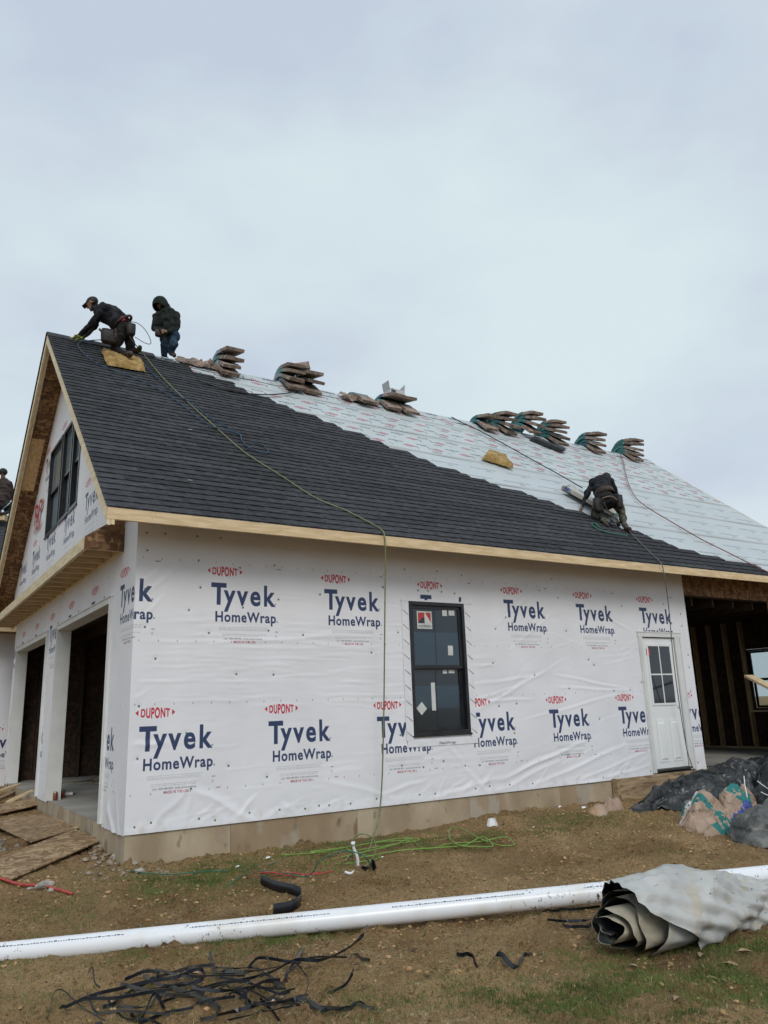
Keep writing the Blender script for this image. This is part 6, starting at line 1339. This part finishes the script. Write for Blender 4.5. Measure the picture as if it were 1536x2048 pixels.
def person(loc, bones, balls, label, vox=.012, fold=.015):
    """bones: (A, B, ra, rb, material); one body surface grown round the skeleton, then coloured by nearest bone"""
    g = G(); mats = []; seg = []
    for A, B, ra, rb, mt in bones:
        A, B = np.array(A, float), np.array(B, float); m_ = 7; d = B-A; Ls = np.linalg.norm(d)+1e-6; u = d/Ls
        pts = [A-u*ra*c_ for c_ in (.98, .8, .45)]+[A+d*t for t in np.linspace(0, 1, m_)]+[B+u*rb*c_ for c_ in (.45, .8, .98)]
        rr = [ra*s_ for s_ in (.2, .6, .893)]+[ra+(rb-ra)*t+.08*min(ra, rb)*math.sin(math.pi*t) for t in np.linspace(0, 1, m_)]+[rb*s_ for s_ in (.893, .6, .2)]
        g.tube(pts, rr, 14); 
        if mt not in mats: mats.append(mt)
        seg.append((A, B, (ra+rb)/2, mats.index(mt)))
    for c, r_, R_m, mt in balls:
        g.ball(c, r_, 0, 16, 10, R_m)
        if mt not in mats: mats.append(mt)
        seg.append((np.array(c, float), np.array(c, float)+1e-4, float(np.min(r_)), mats.index(mt)))
    me = bpy.data.meshes.new('tmp'); o_ = np.array(loc, float); me.from_pydata((np.array(g.v)-o_).tolist(), [], g.f); ob = bpy.data.objects.new('tmp', me); COL.objects.link(ob)
    md = ob.modifiers.new('r', 'REMESH'); md.mode = 'VOXEL'; md.voxel_size = vox; md.use_smooth_shade = True; sm = ob.modifiers.new('s', 'SMOOTH'); sm.factor = .6; sm.iterations = 4
    dg = bpy.context.evaluated_depsgraph_get(); dg.update(); m2 = bpy.data.meshes.new_from_object(ob.evaluated_get(dg)); bpy.data.objects.remove(ob); bpy.data.meshes.remove(me)
    n = len(m2.vertices); co = np.zeros(n*3); m2.vertices.foreach_get('co', co); co = co.reshape(-1, 3)+o_; no = np.zeros(n*3); m2.vertices.foreach_get('normal', no); no = no.reshape(-1, 3)
    best = np.full(n, 1e9); idx = np.zeros(n, int)
    for A, B, r_, k in seg:
        d = B-A; t = np.clip(((co-A)@d)/(d@d+1e-12), 0, 1); ds = np.linalg.norm(co-(A+t[:, None]*d), axis=1)-r_; b_ = ds < best; best[b_] = ds[b_]; idx[b_] = k
    skin_i = [k for k, m_ in enumerate(mats) if m_ in (SKIN, FB['glove'])]; cloth = ~np.isin(idx, skin_i)
    w_ = ridged(co[:, 0]*5+co[:, 2]*4, co[:, 1]*5+co[:, 2]*7, 120, 3)-.5; co += no*(w_*fold*2*cloth)[:, None]
    m2.vertices.foreach_set('co', (co-o_).ravel()); m2.materials.clear()
    for m_ in mats: m2.materials.append(m_)
    pv = np.zeros(len(m2.loops), int); m2.loops.foreach_get('vertex_index', pv); ls = np.zeros(len(m2.polygons), int); m2.polygons.foreach_get('loop_start', ls)
    m2.polygons.foreach_set('material_index', idx[pv[ls]].astype(np.int32)); m2.polygons.foreach_set('use_smooth', np.ones(len(m2.polygons), bool)); m2.update(); m2.name = 'body'
    root = empty('person', loc, label, 'person'); b = bpy.data.objects.new('body', m2); COL.objects.link(b); b.parent = root; return root
def hand(bones, wrist, dirn, up, mt, k=1.0, curl=.5, thumb=1):
    """palm, four unequal bent fingers and a side thumb added to the skeleton"""
    d = np.array(dirn, float); d /= np.linalg.norm(d); u = np.array(up, float); u -= d*(u@d); u /= np.linalg.norm(u); s_ = np.cross(d, u); w_ = np.array(wrist, float)
    bones.append((w_, w_+d*.045*k, .026*k, .034*k, mt))
    for i, (o, l) in enumerate(((-.030, .066), (-.010, .078), (.010, .072), (.029, .058))):
        a = w_+d*.075*k+s_*o*k; b = a+(d*math.cos(curl*.5)-u*math.sin(curl*.5))*l*.5*k; c = b+(d*math.cos(curl*1.3)-u*math.sin(curl*1.3))*l*.5*k
        bones.append((w_+d*.03*k+s_*o*.6*k, a, .014*k, .0115*k, mt)); bones.append((a, b, .0110*k, .0098*k, mt)); bones.append((b, c, .0098*k, .0085*k, mt))
    a = w_+d*.02*k+s_*thumb*-.03*k; b = a+(d*.6-s_*thumb*.8)*.035*k; c = b+(d*.9-s_*thumb*.3-u*.2)*.03*k; bones.append((a, b, .014*k, .012*k, mt)); bones.append((b, c, .012*k, .010*k, mt))
def rotm(fwd_, up_=(0, 0, 1)):
    f_ = np.array(fwd_, float); f_ /= np.linalg.norm(f_); s_ = np.cross(f_, up_); s_ /= np.linalg.norm(s_); u = np.cross(s_, f_); return np.stack([f_, s_, u], 1)    # columns: face dir, side, up
def head(bones, balls, root_pts, c, face, up=(0, 0, 1), hair=None, k=1.0):
    R = rotm(face, up); f_, s_, u = R[:, 0], R[:, 1], R[:, 2]; c = np.array(c, float)
    balls.append((c+u*.018*k, (.098*k, .078*k, .100*k), R, SKIN)); balls.append((c+f_*.030*k-u*.055*k, (.062*k, .056*k, .058*k), R, SKIN))
    bones.append((c+f_*.092*k+u*.012*k, c+f_*.108*k-u*.018*k, .010*k, .014*k, SKIN)); bones.append((c+f_*.080*k-u*.095*k, c+f_*.070*k-u*.100*k, .018*k, .02*k, SKIN))
    for q in (-1, 1): balls.append((c+s_*q*.080*k-f_*.005*k, (.018*k, .010*k, .030*k), R, SKIN))
    return R
def features(root, c, R, k=1.0):
    f_, s_, u = R[:, 0], R[:, 1], R[:, 2]; c = np.array(c, float); g = G()
    for q in (-1, 1): g.ball(c+f_*.088*k+s_*q*.032*k+u*.012*k, (.008*k, .014*k, .007*k), 0, 8, 6, R); g.ball(c+f_*.091*k+s_*q*.032*k+u*.032*k, (.006*k, .02*k, .005*k), 0, 8, 5, R)
    g.ball(c+f_*.086*k-u*.058*k, (.008*k, .024*k, .006*k), 0, 8, 5, R); g.out('facial_features', FB['hair'], root, smooth=True)
def boots(bones, ankle, toe, k=1.0):
    a, t = np.array(ankle, float), np.array(toe, float); bones.append((a, a+(t-a)*.25, .048*k, .050*k, FB['boot'])); bones.append((a+(t-a)*.25, t, .050*k, .042*k, FB['boot']))
def jp(px, py, d): return dep(px, py, d)
# ---- roofer one: on hands and knees at the gable end of the ridge, facing left
D1 = 12.95
J = lambda px, py, o=0: dep(px, py, D1+o)
b = []; bl = []; sh, dk = FB['black'], FB['dark']
hip, chest, neck = J(246, 652), J(208, 624), J(196, 617)
b += [(hip, J(231, 636), .155, .170, sh), (J(231, 636), chest, .170, .170, sh), (chest, neck, .150, .080, sh), (J(212, 617, -.13), J(210, 617, .13), .085, .085, sh), (neck, J(189, 611), .058, .055, SKIN)]
b += [(J(199, 626, -.18), J(181, 651, -.14), .068, .052, sh), (J(181, 651, -.14), J(161, 669, -.05), .052, .036, sh)]
b += [(J(206, 628, .18), J(190, 652, .16), .066, .050, sh), (J(190, 652, .16), J(170, 672, .10), .050, .036, sh)]
hand(b, J(160, 671, -.05), J(149, 675, -.05)-J(161, 671, -.05), (0, 0, 1), FB['glove'], 1.05, .35)
hand(b, J(169, 673, .10), J(160, 677, .10)-J(169, 673, .10), (0, 0, 1), FB['glove'], 1.05, .35, -1)
b += [(J(248, 654, -.10), J(229, 697, -.12), .098, .070, dk), (J(229, 697, -.12), J(250, 709, -.14), .068, .046, dk), (J(253, 655, .08), J(262, 699, .02), .098, .070, dk), (J(262, 699, .02), J(274, 703, -.02), .066, .048, dk)]
b += [(hip, J(252, 660), .13, .12, dk)]
boots(b, J(252, 709, -.14), J(262, 708, -.34)); boots(b, J(276, 702, -.04), J(279, 694, -.16))
hc = J(185, 608); R = head(b, bl, None, hc, J(160, 622)-J(185, 606))
r1 = person(J(240, 712), b, bl, 'roofer in black kneeling at the gable end, lime gloves pressing a ridge shingle')
features(r1, hc, R)
f_, s_, u = R[:, 0], R[:, 1], R[:, 2]; g = G(); g.ball(hc+u*.040-f_*.012, (.106, .086, .086), 0, 16, 9, R); g.hexa([hc+f_*.06+s_*-.06+u*.045, hc+f_*.165+s_*-.045+u*.038, hc+f_*.165+s_*.045+u*.038, hc+f_*.06+s_*.06+u*.045, hc+f_*.06+s_*-.06+u*.060, hc+f_*.165+s_*-.045+u*.047, hc+f_*.165+s_*.045+u*.047, hc+f_*.06+s_*.06+u*.060]); g.out('cap', FB['hair'], r1, smooth=True)
def pouch(root, c, r_, tilt=(0, 0, 1), name='tool_pouch', m_='leather'):
    g = G(); c = np.array(c, float); x_, y_, z_ = r_; prof = ((.80, -1), (1.0, -.7), (1.05, .2), (1.0, 1), (.92, 1), (.9, .3)); n = 14; v = []
    for k, z in prof:
        for j in range(n): a = 6.2832*j/n; v.append(c+np.array([math.copysign(abs(math.cos(a))**.7, math.cos(a))*x_*k, math.copysign(abs(math.sin(a))**.7, math.sin(a))*y_*k, z*z_]))
    f = [(i*n+j, i*n+(j+1) % n, (i+1)*n+(j+1) % n, (i+1)*n+j) for i in range(len(prof)-1) for j in range(n)]+[tuple(range(n-1, -1, -1)), tuple((len(prof)-1)*n+j for j in range(n))]; g.add(v, f); return g.out(name, FB[m_], root, smooth=True)
pouch(r1, J(219, 674, -.22), (.135, .07, .115), m_='pouch'); pouch(r1, J(262, 660, -.14), (.07, .06, .10), m_='pouch')
g = G(); g.tube([J(231, 657, -.2), J(232, 672, -.34), J(237, 685, -.30)], .016, 8); g.out('hammer_loop', FB['leather'], r1, smooth=True)
g = G(); g.tube([J(206, 668, -.3), J(200, 660, -.3)], .014, 8); g.ball(J(199.5, 659, -.3), (.02, .02, .02), 0, 8, 5); g.out('tool_handle', FB['hair'], r1, smooth=True)
g = G(); g.beam(J(245, 634, -.12), J(248, 642, -.14), .05, .05); g.beam(J(250, 631, -.12), J(250, 637, -.12), .02, .02); g.out('red_tool', FB['redclip'], r1)
# belt
g = G(); cpt = J(246, 645); ax_ = (J(231, 634)-hip); ax_ /= np.linalg.norm(ax_); s1_ = np.cross(ax_, FWD); s1_ /= np.linalg.norm(s1_); s2_ = np.cross(ax_, s1_)
ring = [cpt+(s1_*math.cos(a)+s2_*math.sin(a))*.166 for a in np.linspace(0, 6.283, 25)]; g.tube(ring, .024, 6, cap=False); g.out('tool_belt', FB['leather'], r1, smooth=True)

# ---- roofer two: hooded, kneeling just behind the ridge, head bowed over his hands
D2 = 14.35; J = lambda px, py, o=0: dep(px, py, D2+o); b = []; bl = []; sh = FB['hood']; dk = FB['jeans']
b += [(J(338, 664), J(336, 645), .165, .180, sh), (J(336, 645), J(335, 628), .180, .150, sh), (J(318, 632, -.04), J(350, 632, .06), .095, .095, sh), (J(334, 626), J(328, 615), .085, .065, sh)]
b += [(J(313, 634, -.06), J(309, 657, -.08), .078, .062, sh), (J(309, 657, -.08), J(322, 663, -.26), .060, .042, sh), (J(352, 634, .04), J(353, 658, .0), .078, .066, sh), (J(353, 658, .0), J(335, 664, -.24), .062, .044, sh)]
hand(b, J(322, 663, -.27), J(327, 660, -.30)-J(320, 663, -.26), (0, 0, 1), SKIN, 1.05, 1.1); hand(b, J(335, 664, -.25), J(327, 662, -.33)-J(336, 664, -.25), (0, 0, 1), SKIN, 1.05, 1.1, -1)
b += [(J(329, 668), J(329, 690, -.10), .10, .078, dk), (J(329, 690, -.10), J(329, 716, .12), .074, .058, dk), (J(346, 668, .0), J(353, 675, -.10), .11, .085, dk), (J(346, 668), J(348, 688, -.16), .10, .082, dk), (J(348, 688, -.16), J(341, 704, -.02), .078, .055, dk)]
boots(b, J(342, 705, -.02), J(348, 710, -.12)); boots(b, J(329, 716, .12), J(335, 718, .05))
hc = J(323.5, 612); R = head(b, bl, None, hc, J(312, 640, -.25)-J(324, 616), )
r2 = person(J(340, 714), b, bl, 'roofer in a dark hooded jacket and blue jeans kneeling behind the ridge')
features(r2, hc, R)
f_, s_, u = R[:, 0], R[:, 1], R[:, 2]; g = G(); n = 18; v = []
for i in range(9):         # hood: open shell round the face, pointed at the back
    t = i/8; rr = (.128*math.sin(math.pi*(.30+.62*t)))+.022; off = .105-.255*t
    for j in range(n): a = 6.2832*j/n; v.append(hc+f_*(off+.03*math.sin(a)*(t < .2))+(s_*math.cos(a)*rr*.98+u*math.sin(a)*rr*1.12)+u*(.02+.035*t))
g.add(v, [(i*n+j, (i+1)*n+j, (i+1)*n+(j+1) % n, i*n+(j+1) % n) for i in range(8) for j in range(n)]+[tuple(8*n+j for j in range(n))]); g.tube([hc-f_*.06-u*.06, J(334, 625)], [.11, .10], 12); g.out('hood', FB['hood'], r2, smooth=True)
pouch(r2, J(318, 667, -.22), (.07, .05, .06))

# ---- roofer three: bending far down the slope, seen from behind
D3 = 13.55; J = lambda px, py, o=0: dep(px, py, D3+o); b = []; bl = []; sh = FB['black']; dk = FB['camo']
b += [(J(1215, 1003, -.05), J(1206, 985, .12), .150, .160, FB['dark']), (J(1206, 985, .12), J(1203, 968, .30), .160, .165, sh), (J(1186, 966, .34), J(1220, 963, .36), .085, .085, sh), (J(1203, 964, .34), J(1209, 960, .50), .11, .08, sh)]
b += [(J(1186, 966, .36), J(1172, 992, .30), .070, .056, sh), (J(1172, 992, .30), J(1165, 1013, .22), .054, .038, sh), (J(1220, 964, .36), J(1232, 985, .52), .070, .054, sh), (J(1232, 985, .52), J(1230, 1004, .55), .052, .038, sh)]
hand(b, J(1165, 1014, .22), J(1160, 1020, .20)-J(1165, 1013, .22), (0, 0, 1), SKIN, 1.0, .6); hand(b, J(1230, 1005, .55), J(1228, 1013, .5)-J(1230, 1004, .55), (0, 0, 1), SKIN, 1.0, .6, -1)
b += [(J(1200, 1005, -.05), J(1190, 1028, .12), .095, .075, dk), (J(1190, 1028, .12), J(1209, 1042, -.14), .070, .052, dk), (J(1229, 1002, -.05), J(1243, 1022, .10), .098, .078, dk), (J(1243, 1022, .10), J(1249, 1050, -.10), .075, .054, dk)]
b += [(J(1202, 1000, -.06), J(1228, 999, -.06), .12, .12, FB['dark'])]
boots(b, J(1209, 1042, -.14), J(1216, 1050, -.20)); boots(b, J(1250, 1052, -.10), J(1262, 1064, -.10))
hc = J(1213, 960, .62); R = head(b, bl, None, hc, J(1214, 990, .75)-J(1213, 960, .55))
r3 = person(J(1225, 1050), b, bl, 'roofer in black shirt and patterned trousers bending down at the shingle edge')
features(r3, hc, R); f_, s_, u = R[:, 0], R[:, 1], R[:, 2]; g = G(); g.ball(hc+u*.03-f_*.03, (.10, .088, .10), 0, 16, 9, R); g.out('hair', FB['hair'], r3, smooth=True)
g = G(); cpt = J(1210, 990, .08); ax_ = J(1206, 985, .12)-J(1215, 1003, -.05); ax_ /= np.linalg.norm(ax_); s1_ = np.cross(ax_, FWD); s1_ /= np.linalg.norm(s1_); s2_ = np.cross(ax_, s1_)
v = []; n = 24
for k in (-1, 1):
    for j in range(n): a = 6.2832*j/n; v.append(cpt+ax_*k*.06+(s1_*math.cos(a)+s2_*math.sin(a))*.178)
for k in (1, -1):
    for j in range(n): a = 6.2832*j/n; v.append(cpt+ax_*k*.055+(s1_*math.cos(a)+s2_*math.sin(a))*.165)
g.add(v, [((i*n+j) % (4*n), (i*n+(j+1) % n) % (4*n), ((i+1)*n+(j+1) % n) % (4*n), ((i+1)*n+j) % (4*n)) for i in range(4) for j in range(n)]); g.out('tool_belt', FB['leather'], r3, smooth=True)
pouch(r3, J(1197, 1011, -.14), (.10, .06, .12), m_='pouch'); pouch(r3, J(1238, 1004, -.10), (.06, .06, .12), m_='pouch'); 
g = G(); g.tube(spline([J(1204, 998, -.25), J(1212, 994, -.28), J(1224, 993, -.28), J(1234, 1000, -.26)], 5), .012, 8); g.out('belt_strap', FB['sole'], r3, smooth=True)

# ---- roofer four: sitting on a board on the rear wing, seen from behind at the left edge
yb4 = hit(6, 1030, (0, 1, 0), 13.1); D4 = depth_of(yb4); J = lambda px, py, o=0: dep(px, py, D4+o); b = []; bl = []; sh = FB['plaid']; dk = FB['tealp']
b += [(J(6, 1002), J(7, 985), .18, .19, sh), (J(7, 985), J(7, 967), .19, .165, sh), (J(-6, 966), J(18, 968), .09, .09, sh), (J(6, 962), J(6, 953), .07, .055, SKIN)]
b += [(J(-8, 967), J(-14, 990, .1), .075, .06, sh), (J(-14, 990, .1), J(-6, 1003, .3), .058, .04, sh), (J(19, 969), J(23, 990, .08), .075, .062, sh), (J(23, 990, .08), J(16, 1004, .25), .06, .042, sh)]
hand(b, J(16, 1005, .27), J(10, 1008, .4)-J(16, 1004, .25), (0, 0, 1), SKIN, 1.0, .7); hand(b, J(-6, 1004, .3), J(0, 1006, .45)-J(-6, 1003, .3), (0, 0, 1), SKIN, 1.0, .7, -1)
b += [(J(0, 1008), J(-4, 1016, .40), .12, .085, dk), (J(12, 1008), J(14, 1016, .38), .12, .085, dk), (J(-4, 1016, .4), J(-2, 1026, .05), .075, .055, dk), (J(14, 1016, .38), J(14, 1025, .0), .075, .055, dk), (J(0, 1008), J(12, 1008), .14, .14, dk)]
boots(b, J(-2, 1026, .05), J(2, 1027, -.10)); boots(b, J(14, 1025, 0), J(8, 1027, -.08))
hc = J(6, 946); R = head(b, bl, None, hc, np.array([.35, .9, -.25]))
r4 = person(J(6, 1028), b, bl, 'roofer in a brown shirt crouching on the rear wing at the left edge')
features(r4, hc, R); g = G(); g.ball(hc+np.array([0, 0, .03]), (.108, .10, .10), 0, 16, 9); g.out('knit_cap', FB['hair'], r4, smooth=True)
g = G(); g.beam(J(-30, 1034, .02), J(13, 1036, .02), .20, .16, up=(0, 0, 1)); tag(g.out('roof_plank', M['lumber']), 'yellow plank on the rear wing roof under the crouching roofer', 'plank')
g = G(); g.tube([J(22, 1004, -.25), J(-4, 1027, -.25)], .012, 8); g.ball(J(22, 1004, -.25), (.03, .03, .05), 0, 8, 6); tag(g.out('hammer', M['alu'], smooth=True), 'pale handled hammer held out by the roofer at the left edge', 'hammer')
